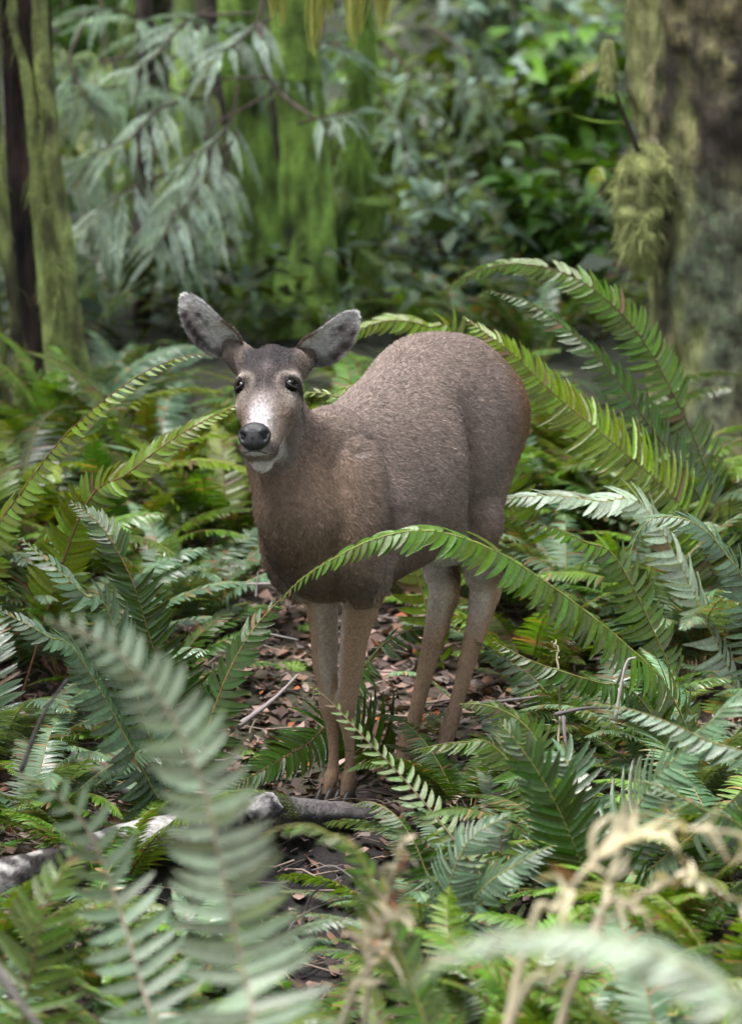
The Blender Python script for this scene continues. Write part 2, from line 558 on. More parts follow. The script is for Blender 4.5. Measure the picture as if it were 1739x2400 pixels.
def deer_colour(co, nor):
    """coat colour (linear albedo) for world points on the deer"""
    L = co - DO
    s, l, z = L @ DB, L @ DL, L[:, 2]
    h = co - POLL; t, r, n = (h @ HA) * .27 / HL, h @ HR, h @ HN
    ar = np.abs(r)
    c = np.zeros((len(co), 3))
    grey = np.array([.205, .162, .144]); brown = np.array([.185, .122, .080]); dark = np.array([.065, .048, .040])
    tan = np.array([.33, .215, .140]); white = np.array([.60, .57, .55]); choc = np.array([.060, .045, .040])
    c[:] = grey
    def put(col, k): c[:] = c + (np.asarray(col) - c) * np.clip(k, 0, 1)[:, None]
    # top line a little darker, lower flank browner
    put([.190, .148, .128], .5 * sstep(.90, 1.02, z))
    put(brown, .55 * sstep(.70, .50, z) * sstep(.0, .2, s))
    put(brown, .70 * sstep(.06, -.10, s) * sstep(.95, .75, z))            # neck and chest browner
    put(brown, .8 * sstep(.50, .62, s))                                    # rump
    put([.21, .105, .050], .85 * sstep(.57, .68, s))
    put([.19, .11, .062], .5 * sstep(.48, .60, s) * sstep(.95, .80, z))
    put(dark, .75 * gss(l, -.02, .06) * sstep(-.02, -.10, s) * gss(z, .55, .10))   # brisket, with the chest's shadow painted dark
    put(dark, .55 * (nor[:, 2] < -.4) * sstep(.6, .5, z) * (z > .42))  # belly shade painted on faces that point down
    # legs
    leg = sstep(.50, .42, z)
    put(tan, .85 * leg)
    inner = sstep(.25, .60, l * 0 + np.where(l > .0, -1, 1) * (nor @ DL))
    put([.42, .36, .31], .75 * sstep(.18, .30, z) * sstep(.56, .45, z) * np.where(s < .3, sstep(-.01, -.5, np.where(l > -.018, 1, -1) * (nor @ DL)), 0))
    put([.45, .40, .36], .8 * sstep(.56, .48, z) * sstep(.30, .42, z) * np.where(s > .36, sstep(.0, .6, -(nor @ DB)), 0))
    put(white, .8 * gss(z, .52, .07) * np.where((s > .36) & (np.abs(l) < .11), 1, 0) * sstep(.52, .40, s))
    put([.11, .075, .055], .7 * sstep(.07, .03, z))
    # old scratch on the shoulder, dark blotches on the belly
    for (px_, py_, d_, rx_, ry_, k_) in ((838, 1056, 8.86, .014, .006, .75), (930, 1192, 9.0, .030, .010, .45), (990, 1203, 9.0, .028, .009, .45), (1015, 1215, 9.0, .014, .008, .4), (905, 1232, 9.0, .014, .020, .5)):
        q_ = co - P(px_, py_, d_)
        put(dark, k_ * np.exp(-(q_ @ XV / rx_) ** 2 - (q_ @ UPV / ry_) ** 2) * (l > 0) * (s > -.12))
    q_ = co - P(850, 1068, 8.86)
    put([.45, .40, .40], .5 * np.exp(-(q_ @ XV / .014) ** 2 - (q_ @ UPV / .004) ** 2) * (l > 0))
    # ---- head
    hd = (t > -.06) & (t < .30) & (n > -.16) & (s < .05) & (ar < .28)
    hm = hd.astype(float)
    put([.172, .140, .120], hm * .8 * sstep(-.03, .0, t))
    face = hm * (n > -.085)
    put([.10, .075, .068], face * .7 * gss(t, .02, .045) * gss(ar, 0, .06))
    put([.030, .026, .029], face * .97 * sstep(.078, .052, np.sqrt((r / .90) ** 2 + ((t - .026) / 1.05) ** 2)) * (n > -.055))
    put(choc * .85, face * .9 * gss(ar, .020, .022) * gss(t, .078, .026) * (n > -.03))
    put([.12, .10, .10], face * .5 * gss(ar, .0, .012) * gss(t, .055, .02))
    put([.050, .043, .046], face * .8 * gss(t, .098, .022) * gss(ar, .012, .022))
    put([.24, .21, .21], face * .7 * gss(t, .128, .014) * gss(ar, .0, .030))
    fz_ = np.zeros(len(co)); kf = face > 0; fz_[kf] = fnoise(co[kf], 120, 1.0) + .6 * fnoise(co[kf], 300, 2.0)
    put([.52, .49, .52], face * np.clip(.95 * sstep(.118, .172, t) * sstep(.036 , .010, np.abs(r + .004) + .012 * fz_) * (1 + .9 * fz_ * sstep(.19, .13, t)), 0, 1) * (n > -.035))
    put([.34, .30, .27], face * .7 * gss(t, .112, .016) * gss(ar, .052, .012))       # under the eye
    put([.36, .31, .28], face * .75 * gss(t, .070, .010) * gss(ar, .060, .012))
    put([.30, .26, .23], face * .5 * gss(np.sqrt(((t - .092) / 1.0) ** 2 + ((ar - .056) / 1.1) ** 2), .027, .005))      # brow
    put([.022, .017, .016], face * .97 * sstep(1.25, .7, np.sqrt(((t - .092) / .017) ** 2 + ((ar - .058) / .020) ** 2)))
    put([.060, .048, .045], face * .8 * gss(t, .103, .007) * gss(ar, .040, .012))     # tear duct
    put([.15, .10, .075], hm * .6 * sstep(.13, .17, t) * sstep(.03, .042, ar) * (n > -.06))
    put([.040, .030, .028], hm * .85 * gss(t, .247, .016) * gss(ar, .034, .010))      # dark band beside the nose
    put(white, hm * .95 * sstep(.215, .235, t) * sstep(-.048, -.060, n) * sstep(.044, .030, ar) * sstep(-.112, -.088, n))  # chin
    # throat patch below the jaw, on the neck
    tp = P(650, 1052, 8.80)
    dd = co - tp
    put(white, .85 * sstep(.038, .014, np.sqrt((dd @ XV / .75) ** 2 + (dd @ UPV / .9) ** 2)) * (n < -.06) * (s < .02))
    return np.clip(c, .01, .9)


def mat_fur():
    m, nt, b = mat_base("deer_fur")
    b.inputs['Roughness'].default_value = .75
    b.inputs['Specular IOR Level'].default_value = .25
    co = coords(nt, 'Object')
    n1 = tex_noise(nt, 160, 3, .6, co); n2 = tex_noise(nt, 25, 3, .6, co)
    f = ramp(nt, n1, [(.3, (.72, .72, .72)), (.7, (1.25, 1.25, 1.25))])
    c = mix_rgb(nt, 1.0, vcol(nt), f, 'MULTIPLY')
    f2 = ramp(nt, n2, [(.3, (.88, .88, .88)), (.7, (1.12, 1.1, 1.08))])
    c = mix_rgb(nt, 1.0, c, f2, 'MULTIPLY')
    nt.links.new(c, b.inputs['Base Color'])
    bump(nt, b, n1, .5, .004)
    return m


def mat_strand():
    m, nt, b = mat_base("deer_hair")
    b.inputs['Roughness'].default_value = .62
    b.inputs['Specular IOR Level'].default_value = .2
    nt.links.new(vcol(nt), b.inputs['Base Color'])
    return m


FURM = mat_fur()
dm0, dco = deer_mesh()
nv = len(dco)
nor = np.empty(nv * 3, np.float32); dm0.vertices.foreach_get('normal', nor); nor = nor.reshape(-1, 3).astype(float)
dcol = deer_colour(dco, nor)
pv_ = np.empty(len(dm0.polygons) * 4, np.int32); dm0.polygons.foreach_get('vertices', pv_); pv_ = pv_.reshape(-1, 4)
VS, FS, CS, n_ = [dco], [pv_], [dcol], nv
for sg in (-1, 1):
    v, f, c = ear_shell(sg)
    VS.append(v); FS.append(np.array(f) + n_); CS.append(c); n_ += len(v)
N_BODY = nv
dco = np.concatenate(VS); dcol = np.concatenate(CS); nv = len(dco)
dm = mesh("body", dco, np.concatenate(FS))
bpy.data.meshes.remove(dm0)
nor = np.empty(nv * 3, np.float32); dm.vertices.foreach_get('normal', nor); nor = nor.reshape(-1, 3).astype(float)
ca_ = dm.color_attributes.new('col', 'FLOAT_COLOR', 'POINT')
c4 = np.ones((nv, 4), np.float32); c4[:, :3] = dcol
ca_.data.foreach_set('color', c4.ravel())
dm.materials.clear(); dm.materials.append(FURM)
body = inv_parent(link("body", dm))


# ---- coat of hair strands
def strands():
    nq = len(dm.polygons)
    pv = np.empty(nq * 4, np.int32); dm.polygons.foreach_get('vertices', pv); pv = pv.reshape(-1, 4)
    a, b, c, d = (dco[pv[:, k]] for k in range(4))
    area = .5 * np.linalg.norm(np.cross(c - a, d - b), axis=1)
    cen = (a + b + c + d) / 4
    h = cen - POLL; t, r, n = (h @ HA) * .27 / HL, h @ HR, h @ HN
    headm = (t > -.12) & (t < .28) & (n > -.15) & (((cen - DO) @ DB) < .02)
    fn = nor[pv].mean(1)
    facing = -(fn @ nrm(cen.mean(0) - CAM))
    dens = area * np.where(headm, 3.2, 1.0) * np.where(facing < -.35, .15, 1.0)
    nose = P(597, 1024, 8.62)
    dens *= np.linalg.norm(cen - nose, axis=1) > .030
    for sg in (-1, 1):
        dens *= np.linalg.norm(cen - H(.092, sg * .0525, -.0165), axis=1) > .0195
    N_ = 330000
    idx = RNG.choice(nq, N_, p=dens / dens.sum())
    w = RNG.dirichlet((1, 1, 1, 1), N_)
    p = (a[idx] * w[:, :1] + b[idx] * w[:, 1:2] + c[idx] * w[:, 2:3] + d[idx] * w[:, 3:])
    nn = nrm(sum(nor[pv[idx, k]] * w[:, k:k + 1] for k in range(4)))
    col = sum(dcol[pv[idx, k]] * w[:, k:k + 1] for k in range(4))
    L = p - DO; s, l, z = L @ DB, L @ DL, L[:, 2]
    h = p - POLL; t, r, n = (h @ HA) * .27 / HL, h @ HR, h @ HN
    hd = headm[idx] & (np.abs(r) < .075)
    ear = headm[idx] & (np.abs(r) >= .075)
    flow = DB * .9 + np.array([0, 0, -.45])
    flow = np.tile(flow, (N_, 1))
    lg = sstep(.55, .45, z)[:, None]
    flow = flow * (1 - lg) + np.array([0, 0, -1.0]) * lg
    nk = (sstep(.0, -.12, s) * (z > .5))[:, None]
    flow = flow * (1 - nk) + (DB * .35 + np.array([0, 0, -1.0])) * nk
    flow[hd] = -HA + .35 * np.sign(r[hd])[:, None] * HR
    lowf = hd & (n < -.07)
    flow[lowf] = UPV * -1.0
    for sg in (-1, 1):
        base, mid, tip, opn = ear_data(sg)
        k = ear & (np.sign(r) == sg)
        flow[k] = nrm(tip - base) - .35 * UPV * (1 if sg else 1)
    fl = flow - np.sum(flow * nn, 1)[:, None] * nn
    fl = nrm(nrm(fl) + RNG.normal(0, .22, (N_, 3)))
    ln = np.where(hd, .0048, np.where(ear, .007, .0080)) * RNG.uniform(.7, 1.3, N_)
    ln = np.where((z < .45) & ~hd & ~ear, ln * .5, ln)
    chin = hd & (t > .2) & (n < -.05); ln = np.where(chin, .006, ln)
    ln = np.where((s > .63) , ln * 1.6, ln)
    lift = np.where(hd, .22, .32) * RNG.uniform(.5, 1.5, N_)
    p0 = p - nn * .001
    p1 = p0 + (fl * .5 + nn * lift[:, None] * .6) * ln[:, None]
    p2 = p0 + (fl * 1.0 + nn * lift[:, None] * .75) * ln[:, None]
    pts = np.stack([p0, p1, p2], 1).reshape(-1, 3)
    # clumpy agouti variation
    cl = fnoise(p[::1], 85.0, 1.7)
    k = (1 + .42 * cl + .22 * fnoise(p, 13.0, 6.1) + .35 * fnoise(p, 230.0, 3.7)) * RNG.lognormal(0, .19, N_)
    pale = RNG.random(N_) < .09
    bc = col * k[:, None]
    bc[pale] = bc[pale] * 1.7 + .004
    crv = bpy.data.hair_curves.new("coat")
    crv.add_curves([3] * N_)
    crv.points.foreach_set('position', pts.astype(np.float32).ravel())
    rad = np.tile(np.array([.00036, .00034, .00010], np.float32), N_)
    at = crv.attributes.get('radius') or crv.attributes.new('radius', 'FLOAT', 'POINT')
    at.data.foreach_set('value', rad)
    cc = np.ones((N_, 4), np.float32); cc[:, :3] = np.clip(bc, .008, .9)
    cc = np.repeat(cc, 3, 0)
    at = crv.attributes.new('col', 'FLOAT_COLOR', 'POINT')
    at.data.foreach_set('color', cc.ravel())
    crv.materials.append(mat_strand())
    o = inv_parent(link("coat_hair", crv))
    o['kind'] = 'stuff'
    return o


strands()


# ---- eyes, lids, nose, nostrils, hooves
def mat_simple(name, col, rough=.5, spec=.5, coat=0):
    m, nt, b = mat_base(name)
    co = coords(nt, 'Object')
    n1 = tex_noise(nt, 120, 3, .6, co)
    c = ramp(nt, n1, [(.3, tuple(.8 * x for x in col)), (.7, tuple(min(1, 1.2 * x) for x in col))])
    nt.links.new(c, b.inputs['Base Color'])
    b.inputs['Roughness'].default_value = rough
    b.inputs['Specular IOR Level'].default_value = spec
    b.inputs['Coat Weight'].default_value = coat
    return m


EYEM = mat_simple("deer_eye", (.005, .0035, .003), .16, .16, .0)
LIDM = mat_simple("deer_lid", (.022, .018, .018), .5, .3)
NOSEM = mat_simple("deer_nose", (.017, .017, .021), .46, .5)
nt = NOSEM.node_tree; bump(nt, nt.nodes['Principled BSDF'], tex_noise(nt, 520, 2, .5, coords(nt)), .7, .002)
HOOFM = mat_simple("deer_hoof", (.035, .026, .022), .4, .5)
LASHM = mat_simple("deer_lash", (.012, .010, .010), .6, .3)


def sphere_mesh(name, r, mat, n=24):
    v, f = ellipsoid((0, 0, 0), np.eye(3), r, n)
    return mesh(name, v, f, mat)


eye_me = sphere_mesh("eye", (.0171, .0171, .0171), EYEM)
for sg in (-1, 1):
    c = EYEC[sg]
    e = link("eye", eye_me); inv_parent(e); e.location = Vector(c) + e.location
    # lids: two arcs that hug the ball
    outd = EYED[sg]
    u_ = nrm(np.cross(outd, HA)); u_ = u_ if u_ @ HR * sg > 0 else -u_
    d_ = HA - (HA @ outd) * outd; d_ = nrm(d_)
    for nm, sgn, h_ in (("upper_lid", -1, .0122), ("lower_lid", 1, .0112)):
        th = np.linspace(-1.45, 1.45, 15)
        w_ = nrm(np.cross(outd, d_))
        pt = c + np.outer(np.sin(th) * .0145, w_) + np.outer(sgn * np.cos(th) * h_, d_)
        rr = np.sqrt(np.maximum(.0172 ** 2 - (np.sin(th) * .0145) ** 2 - (np.cos(th) * h_) ** 2, 0.00003))
        pt = pt + rr[:, None] * outd
        v, f = tube(pt, np.interp(np.abs(th), [0, 1.45], [.0024, .0014]), 8)
        inv_parent(link(nm, mesh(nm, v, f, LIDM)))
    A = Acc()
    for k in range(16):
        th = -1.1 + 2.2 * k / 15 * 1.0
        w_ = nrm(np.cross(outd, d_))
        p0 = c + math.sin(th) * .0145 * w_ - math.cos(th) * .0125 * d_ + .0115 * outd
        dr = nrm(outd * .8 - d_ * .35 + w_ * math.sin(th) * .9 + HR * sg * .5)
        pts = np.array([p0, p0 + dr * .006, p0 + dr * .012 - UPV * .0008])
        A.add(*tube(pts, [.0006, .0005, .0002], 4))
    lash = inv_parent(link("eyelashes", A.build("eyelashes", LASHM)))

# nose pad
nc = P(597, 1024, 8.645)
fd = nrm(HA * .55 + HN * .85); fd = nrm(fd - FWD * .4)
fx = nrm(HR - (HR @ fd) * fd); fy = np.cross(fd, fx); fy = fy if fy @ UPV > 0 else -fy
th = np.linspace(0, 2 * np.pi, 48, endpoint=False)
rings = []
for k, rr in enumerate(np.linspace(1, 0.02, 22)):
    prof = math.sqrt(max(0, 1 - rr ** 2.6))
    x = np.cos(th) * rr; y = np.sin(th) * rr
    # rounded trapezoid, wider above, notch below
    wx = .0350 * (1 + .10 * y); hy = .0295 * (1 - .05 * np.cos(2 * th))
    X, Y = x * wx, y * hy
    Zz = .021 * prof * np.ones_like(X)
    for s2 in (-1, 1):
        q1 = np.exp(-(((X - s2 * .0225) / .0062) ** 2 + ((Y + .0015) / .0075) ** 2))
        q2 = np.exp(-(((X - s2 * .0275) / .0050) ** 2 + ((Y - .0065) / .0040) ** 2))
        Zz -= .013 * q1 + .007 * q2
        Zz += .0030 * np.exp(-(((X - s2 * .017) / .005) ** 2 + ((Y - .010) / .006) ** 2))
    Zz -= .0018 * np.exp(-(X / .0018) ** 2) * (Y < -.004)
    rings.append(nc + X[:, None] * fx + Y[:, None] * fy + Zz[:, None] * fd)
back = nc + np.outer(np.cos(th) * .030, fx) + np.outer(np.sin(th) * .026, fy) - .016 * fd
v, f = loft(np.array([back] + rings))
inv_parent(link("nose", mesh("nose", v, f, NOSEM)))
for s2 in (-1, 1):
    v, f = ellipsoid(nc + s2 * .0228 * fx - .0010 * fy + .0062 * fd, np.array([fx, fy, fd]), (.0042, .0064, .0025), 16)
    inv_parent(link("nostril", mesh("nostril", v, f, LASHM)))
# mouth line
pt = np.array([nc + x * fx + (-.030 - 9 * x * x) * fy + (.010 - 14 * x * x) * fd for x in np.linspace(-.026, .026, 13)])
v, f = tube(pt, .0013, 6)
inv_parent(link("mouth", mesh("mouth", v, f, LIDM)))

# hooves: two toes each
for (s, l, z) in ((.066, .014, .0), (.062, -.032, .0), (.412, .026, .038), (.354, -.044, .018)):
    hoof = inv_parent(bpy.data.objects.new("hoof", None)); C.objects.link(hoof)
    for sg in (-1, 1):
        R = []
        for k, (zz, fw, ra, rb) in enumerate([(.0, -.008, .026, .0125), (.006, -.008, .026, .0125), (.018, -.005, .022, .0118), (.030, -.001, .018, .011), (.038, .002, .014, .010)]):
            t_ = np.linspace(0, 2 * np.pi, 16, endpoint=False)
            sharp = np.where(np.cos(t_) < 0, 1.15, .8)
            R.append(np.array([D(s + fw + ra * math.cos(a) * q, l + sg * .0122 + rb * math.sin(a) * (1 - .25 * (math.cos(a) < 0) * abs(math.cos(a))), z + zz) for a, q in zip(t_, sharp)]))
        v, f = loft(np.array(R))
        h_ = link("toe", mesh("toe", v, f, HOOFM), hoof)

# the wetness and light of the sky is enough for the eyes; nothing emits
# ------------------------------------------------------------------ leaf materials
def mat_leaf(name, rough=.42, trans=.3, spec=.5, hue=.03, val=.35, back=1.25, bmp=True):
    m, nt, b = mat_base(name)
    base = vcol(nt)
    oi = nt.nodes.new('ShaderNodeObjectInfo')
    hs = nt.nodes.new('ShaderNodeHueSaturation')
    for sock, lo, hi in (('Hue', .5 - hue, .5 + hue * .6), ('Value', 1 - val, 1 + val)):
        mr = nt.nodes.new('ShaderNodeMapRange')
        mr.inputs['To Min'].default_value = lo; mr.inputs['To Max'].default_value = hi
        nt.links.new(oi.outputs['Random'], mr.inputs['Value']); nt.links.new(mr.outputs[0], hs.inputs[sock])
    nt.links.new(base, hs.inputs['Color'])
    geo = nt.nodes.new('ShaderNodeNewGeometry')
    n1 = tex_noise(nt, 14, 3, .6, coords(nt))
    v = ramp(nt, n1, [(.3, (.70, .74, .7)), (.7, (1.25, 1.2, 1.3))])
    c = mix_rgb(nt, 1.0, hs.outputs[0], v, 'MULTIPLY')
    under = mix_rgb(nt, 1.0, c, (back * 1.05, back, back * .95), 'MULTIPLY')
    c2 = mix_rgb(nt, geo.outputs['Backfacing'], c, under)
    nt.links.new(c2, b.inputs['Base Color'])
    b.inputs['Specular IOR Level'].default_value = spec
    rr = nt.nodes.new('ShaderNodeMapRange'); rr.inputs['To Min'].default_value = rough; rr.inputs['To Max'].default_value = min(1, rough + .3)
    nt.links.new(geo.outputs['Backfacing'], rr.inputs['Value']); nt.links.new(rr.outputs[0], b.inputs['Roughness'])
    if bmp: bump(nt, b, tex_noise(nt, 180, 2, .5, coords(nt)), .25, .003)
    tl = nt.nodes.new('ShaderNodeBsdfTranslucent')
    tc = mix_rgb(nt, 1.0, c2, (1.5, 1.35, .45), 'MULTIPLY'); nt.links.new(tc, tl.inputs[0])
    mx = nt.nodes.new('ShaderNodeMixShader'); mx.inputs[0].default_value = trans
    nt.links.new(b.outputs[0], mx.inputs[1]); nt.links.new(tl.outputs[0], mx.inputs[2])
    nt.links.new(mx.outputs[0], nt.nodes['Material Output'].inputs[0])
    return m


FERNM = mat_leaf("fern_leaf", .24, .33, .7)
DEADM = mat_leaf("dead_fern", .6, .25, .3, .02, .15)
SALALM = mat_leaf("broad_leaf", .50, .2, .4)
CEDARM = mat_leaf("cedar_spray", .55, .25, .4)
LITTERM = mat_leaf("leaf_litter", .5, .08, .4, 0, 0)

GREEN = np.array([.060, .120, .008]); DEEP = np.array([.028, .066, .007]); SHEEN_BLUE = np.array([.072, .128, .068])  # the blue tone has the sky's sheen mixed into the leaf colour
LIME = np.array([.105, .165, .006]); RACH = np.array([.20, .20, .055]); RBRN = np.array([.13, .075, .03]); DRY = np.array([.40, .375, .275])
SHEEN_SILV = np.array([.150, .215, .140]); SHEEN_PALE = np.array([.23, .30, .215])  # silvery and pale tones: sky sheen painted into the green

PU = np.array([0, .06, .25, .5, .75, .92, 1.0])
PW = np.array([.40, 1.0, 1.0, .95, .72, .36, .02])


def pinna(direction, normal, length, width, droop=.25, sweep=.12, fold=.18, fwd=None, teeth=0.0):
    """one leaflet: 7 stations x 3 verts from the origin"""
    d = nrm(direction); n = nrm(normal - (normal @ d) * d); w = np.cross(n, d)
    if fwd is not None and w @ fwd < 0: w = -w
    u = PU[:, None]
    c = length * (u * d + sweep * u ** 2 * w) - droop * length * u ** 2 * np.array([0, 0, 1.0])
    hw = (PW * width * .5)[:, None]
    a = c - hw * w + fold * hw * n
    b = c + hw * w + fold * hw * n
    V = np.stack([a, c, b], 1).reshape(-1, 3)
    return V


PF = []
for _i in range(6):
    PF += [[3 * _i, 3 * _i + 3, 3 * _i + 4, 3 * _i + 1], [3 * _i + 1, 3 * _i + 4, 3 * _i + 5, 3 * _i + 2]]
PF = np.array(PF)
PF_LOW = np.array([[0, 9, 10, 1], [1, 10, 11, 2], [9, 18, 19, 10], [10, 19, 20, 11]])


def frond_layout(path, n, lm, normal, rng, t0=.16, shape=1.0, irregular=.08, angle=(78, 48)):
    """positions and frames of the leaflets along a rachis path"""
    path = cspline(path, 48)
    seg = np.linalg.norm(np.diff(path, axis=0), axis=1); arc = np.concatenate([[0], np.cumsum(seg)]); total = arc[-1]
    T = nrm(np.gradient(path, axis=0))
    out = []
    tw = (rng.normal(0, .45), rng.normal(0, .12), rng.uniform(0, 6))
    gap0, gapw = rng.uniform(.1, 1.6), rng.uniform(.0, .05)
    for i in range(n):
        f = (i + .5) / n
        t = t0 + (1 - t0) * f ** .93
        prof = min(1, (f / .13 + .45)) * max(.05, (1 - f) ** .62) if shape == 1.0 else min(1, (f / .25 + .3)) * max(.06, (1 - f) ** shape)
        for sg in (-1, 1):
            tt = t + sg * .25 * (1 - t0) / n
            a = np.interp(tt * total, arc, np.arange(48)); k = int(min(a, 46)); fr = a - k
            p = path[k] * (1 - fr) + path[k + 1] * fr
            tg = nrm(T[k] * (1 - fr) + T[k + 1] * fr)
            nn = normal - (normal @ tg) * tg
            nn = nrm(nn)
            ta = tw[0] * (f - .3) + tw[1] * math.sin(5 * f + tw[2])
            nn = nn * math.cos(ta) + np.cross(tg, nn) * math.sin(ta)
            side = np.cross(tg, nn) * sg
            ang = math.radians(angle[0] + (angle[1] - angle[0]) * f + rng.normal(0, 4))
            d = side * math.sin(ang) + tg * math.cos(ang)
            if sg > 0 and abs(f - gap0) < gapw: continue
            nn2 = nn + rng.normal(0, .14, 3)
            out.append((p, d, nn2, lm * prof * (1 + rng.normal(0, irregular)), tg, f, total / n))
    return path, out


def frond_mesh(name, path, n, lm, normal, seed, col=GREEN, rach=RACH, r0=.0026, droop=.2, low=False, mat=None, t0=.16, wid=.86, shape=1.0, stem_only=False, brown=.08, sweep=.14, angle=(78, 48), irregular=.08, fold=.18):
    rng = np.random.default_rng(seed)
    normal = nrm(np.asarray(normal, float))
    path, lay = frond_layout(path, n, lm, normal, rng, t0, shape, irregular, angle)
    V, F, Cc, nv = [], [], [], 0
    pp = path[::4] if low else path[::2]
    v, f = tube(pp, np.linspace(r0, r0 * .25, len(pp)), 4 if low else 5, up=normal)
    f = [q for q in f if len(q) == 4]
    V.append(v); F.append(np.array(f)); Cc.append(np.tile(rach, (len(v), 1))); nv = len(v)
    specs = []
    for p, d, nn, L, tg, f_, gap in lay:
        w = min(gap * wid * 1.02, L * .30)
        if stem_only:
            specs.append((p, d, nn, L, tg, w)); continue
        dr = droop * rng.uniform(.6, 1.4)
        v = p + pinna(d, nn, L, w, dr, sweep, fold * rng.uniform(-.4, 1.6), tg)
        if rng.random() < .02: continue
        V.append(v); F.append((PF_LOW if low else PF) + nv); nv += len(v)
        c = col * rng.uniform(.8, 1.25) * (1 + .25 * f_)
        if rng.random() < brown: c = np.array([.13, .09, .035]) * rng.uniform(.7, 1.4)
        cc = np.tile(c, (len(v), 1))
        cc[1::3] *= 1.22
        if rng.random() < brown * 1.5: cc[-6:] = (.16, .11, .05)
        Cc.append(cc)
    me = mesh(name, np.concatenate(V), np.concatenate(F), mat=mat or FERNM, col=np.clip(np.concatenate(Cc), 0, 1))
    return (me, specs, rng) if stem_only else me


# unit leaflets shared by the fronds whose leaflets stand as objects of their own
def unit_leaflets(col, mat, tag):
    out = []
    for k in range(5):
        rng = np.random.default_rng(50 + k)
        row = []
        for mir in (1, -1):
            v = pinna(np.array([1.0, 0, 0]), np.array([0, 0, 1.0]), 1.0, 1.0, 0, 0, 0)
            v = np.zeros((21, 3))
            bend = (.10 + .10 * k * .4)
            for i, (u, w) in enumerate(zip(PU, PW)):
                zc = -bend * u ** 2; yc = mir * .13 * u ** 2
                for j, sgn in enumerate((-1, 0, 1)):
                    jag = 1 + .06 * math.sin(11 * i + 3 * j + k)
                    v[3 * i + j] = (u, yc * 1.0, zc)
                    v[3 * i + j, 1] = yc + sgn * w * .5 * jag * .12
                    v[3 * i + j, 2] = zc + abs(sgn) * .012 * (1 + k % 3)
            cc = np.tile(col, (21, 1)).astype(float); cc[1::3] *= 1.25
            row.append(mesh("leaflet", v, PF, mat=mat, col=cc))
        out.append(row)
    return out


_units = {}


def hero_frond(parent, path, n, lm, normal, seed, tone='green', rach=RACH, r0=.003, droop=.25, t0=.14, wid=.86, shape=1.0, label=None, dead=False, angle=(78, 48), dry=.02):
    """frond > leaflet: a stem mesh with one object for each leaflet. Path in world space."""
    base = np.array(parent.location)
    path = np.asarray(path, float) - base
    if tone != 'dry': n = int(n * 1.5); lm = lm * 1.15
    col = dict(green=GREEN, deep=DEEP, blue=SHEEN_BLUE, lime=LIME, dry=DRY, silver=SHEEN_SILV, pale=SHEEN_PALE)[tone]
    mat = DEADM if tone == 'dry' else FERNM
    if tone not in _units: _units[tone] = unit_leaflets(col, mat, tone)
    if 'brown' not in _units: _units['brown'] = unit_leaflets(np.array([.13, .095, .045]), DEADM, 'brown')
    me, specs, rng = frond_mesh("frond", path, n, lm, normal, seed, col, rach, r0, 0, t0=t0, wid=wid, shape=shape, stem_only=True, mat=mat, angle=angle)
    fo = link("frond", me, parent)
    if label: fo['label'] = label
    for p, d, nn, L, tg, w in specs:
        if rng.random() < .015: continue
        d = nrm(d - np.array([0, 0, droop * rng.uniform(.6, 1.5)]))
        nn = nrm(nn - (nn @ d) * d); y = np.cross(nn, d)
        mir = 0 if y @ tg > 0 else 1
        me_ = _units[tone][rng.integers(5)][mir]
        if rng.random() < dry: me_ = _units['brown'][rng.integers(5)][mir]
        o = bpy.data.objects.new("leaflet", me_); C.objects.link(o); o.parent = fo
        sy = w / .12 / L
        from mathutils import Matrix
        M = Matrix(((d[0] * L, y[0] * L * sy, nn[0] * L, p[0]), (d[1] * L, y[1] * L * sy, nn[1] * L, p[1]), (d[2] * L, y[2] * L * sy, nn[2] * L, p[2]), (0, 0, 0, 1)))
        o.matrix_local = M
    return fo


# ------------------------------------------------------------------ template fronds for the ordinary ferns
def arc_path(L, el0, bend, side=0.0, n=7):
    p = np.zeros(3); pts = [p.copy()]; el = math.radians(el0); az = 0
    for i in range(n):
        st = L / n
        p = p + st * np.array([math.cos(el) * math.cos(az), math.cos(el) * math.sin(az), math.sin(el)])
        pts.append(p.copy())
        el -= math.radians(bend) / n * (.6 + .9 * i / n); az += side / n
    return np.array(pts)


TEMPL = {}
for tone, col in (('green', GREEN), ('deep', DEEP), ('blue', SHEEN_BLUE), ('lime', LIME)):
    TEMPL[tone] = []
    for k in range(7):
        rng = np.random.default_rng(100 + k)
        el0 = [72, 62, 55, 66, 48, 38, 58][k]; bd = [75, 85, 70, 100, 60, 50, 92][k]
        path = arc_path(1.0, el0, bd, rng.uniform(-.5, .5))
        n = [52, 56, 48, 60, 50, 46, 54][k]
        TEMPL[tone].append(frond_mesh("frond", path, n,   .155 + .016 * (k % 3), np.array([-.45, 0, .9]), 200 + k, col, RACH if k % 2 else RBRN * 1.3, .0042, droop=.16 + .07 * (k % 4), irregular=.06 + .02 * (k % 3), fold=.1 + .12 * (k % 3), wid=.84))
LOWT = {}
for tone, col in (('green', GREEN), ('deep', DEEP), ('blue', SHEEN_BLUE)):
    LOWT[tone] = [frond_mesh("frond", arc_path(1.0, [70, 60, 50, 64][k], [80, 85, 70, 95][k], .3), 30, .13, np.array([-.45, 0, .9]), 300 + k, col, RACH, .004, .25, low=True) for k in range(4)]


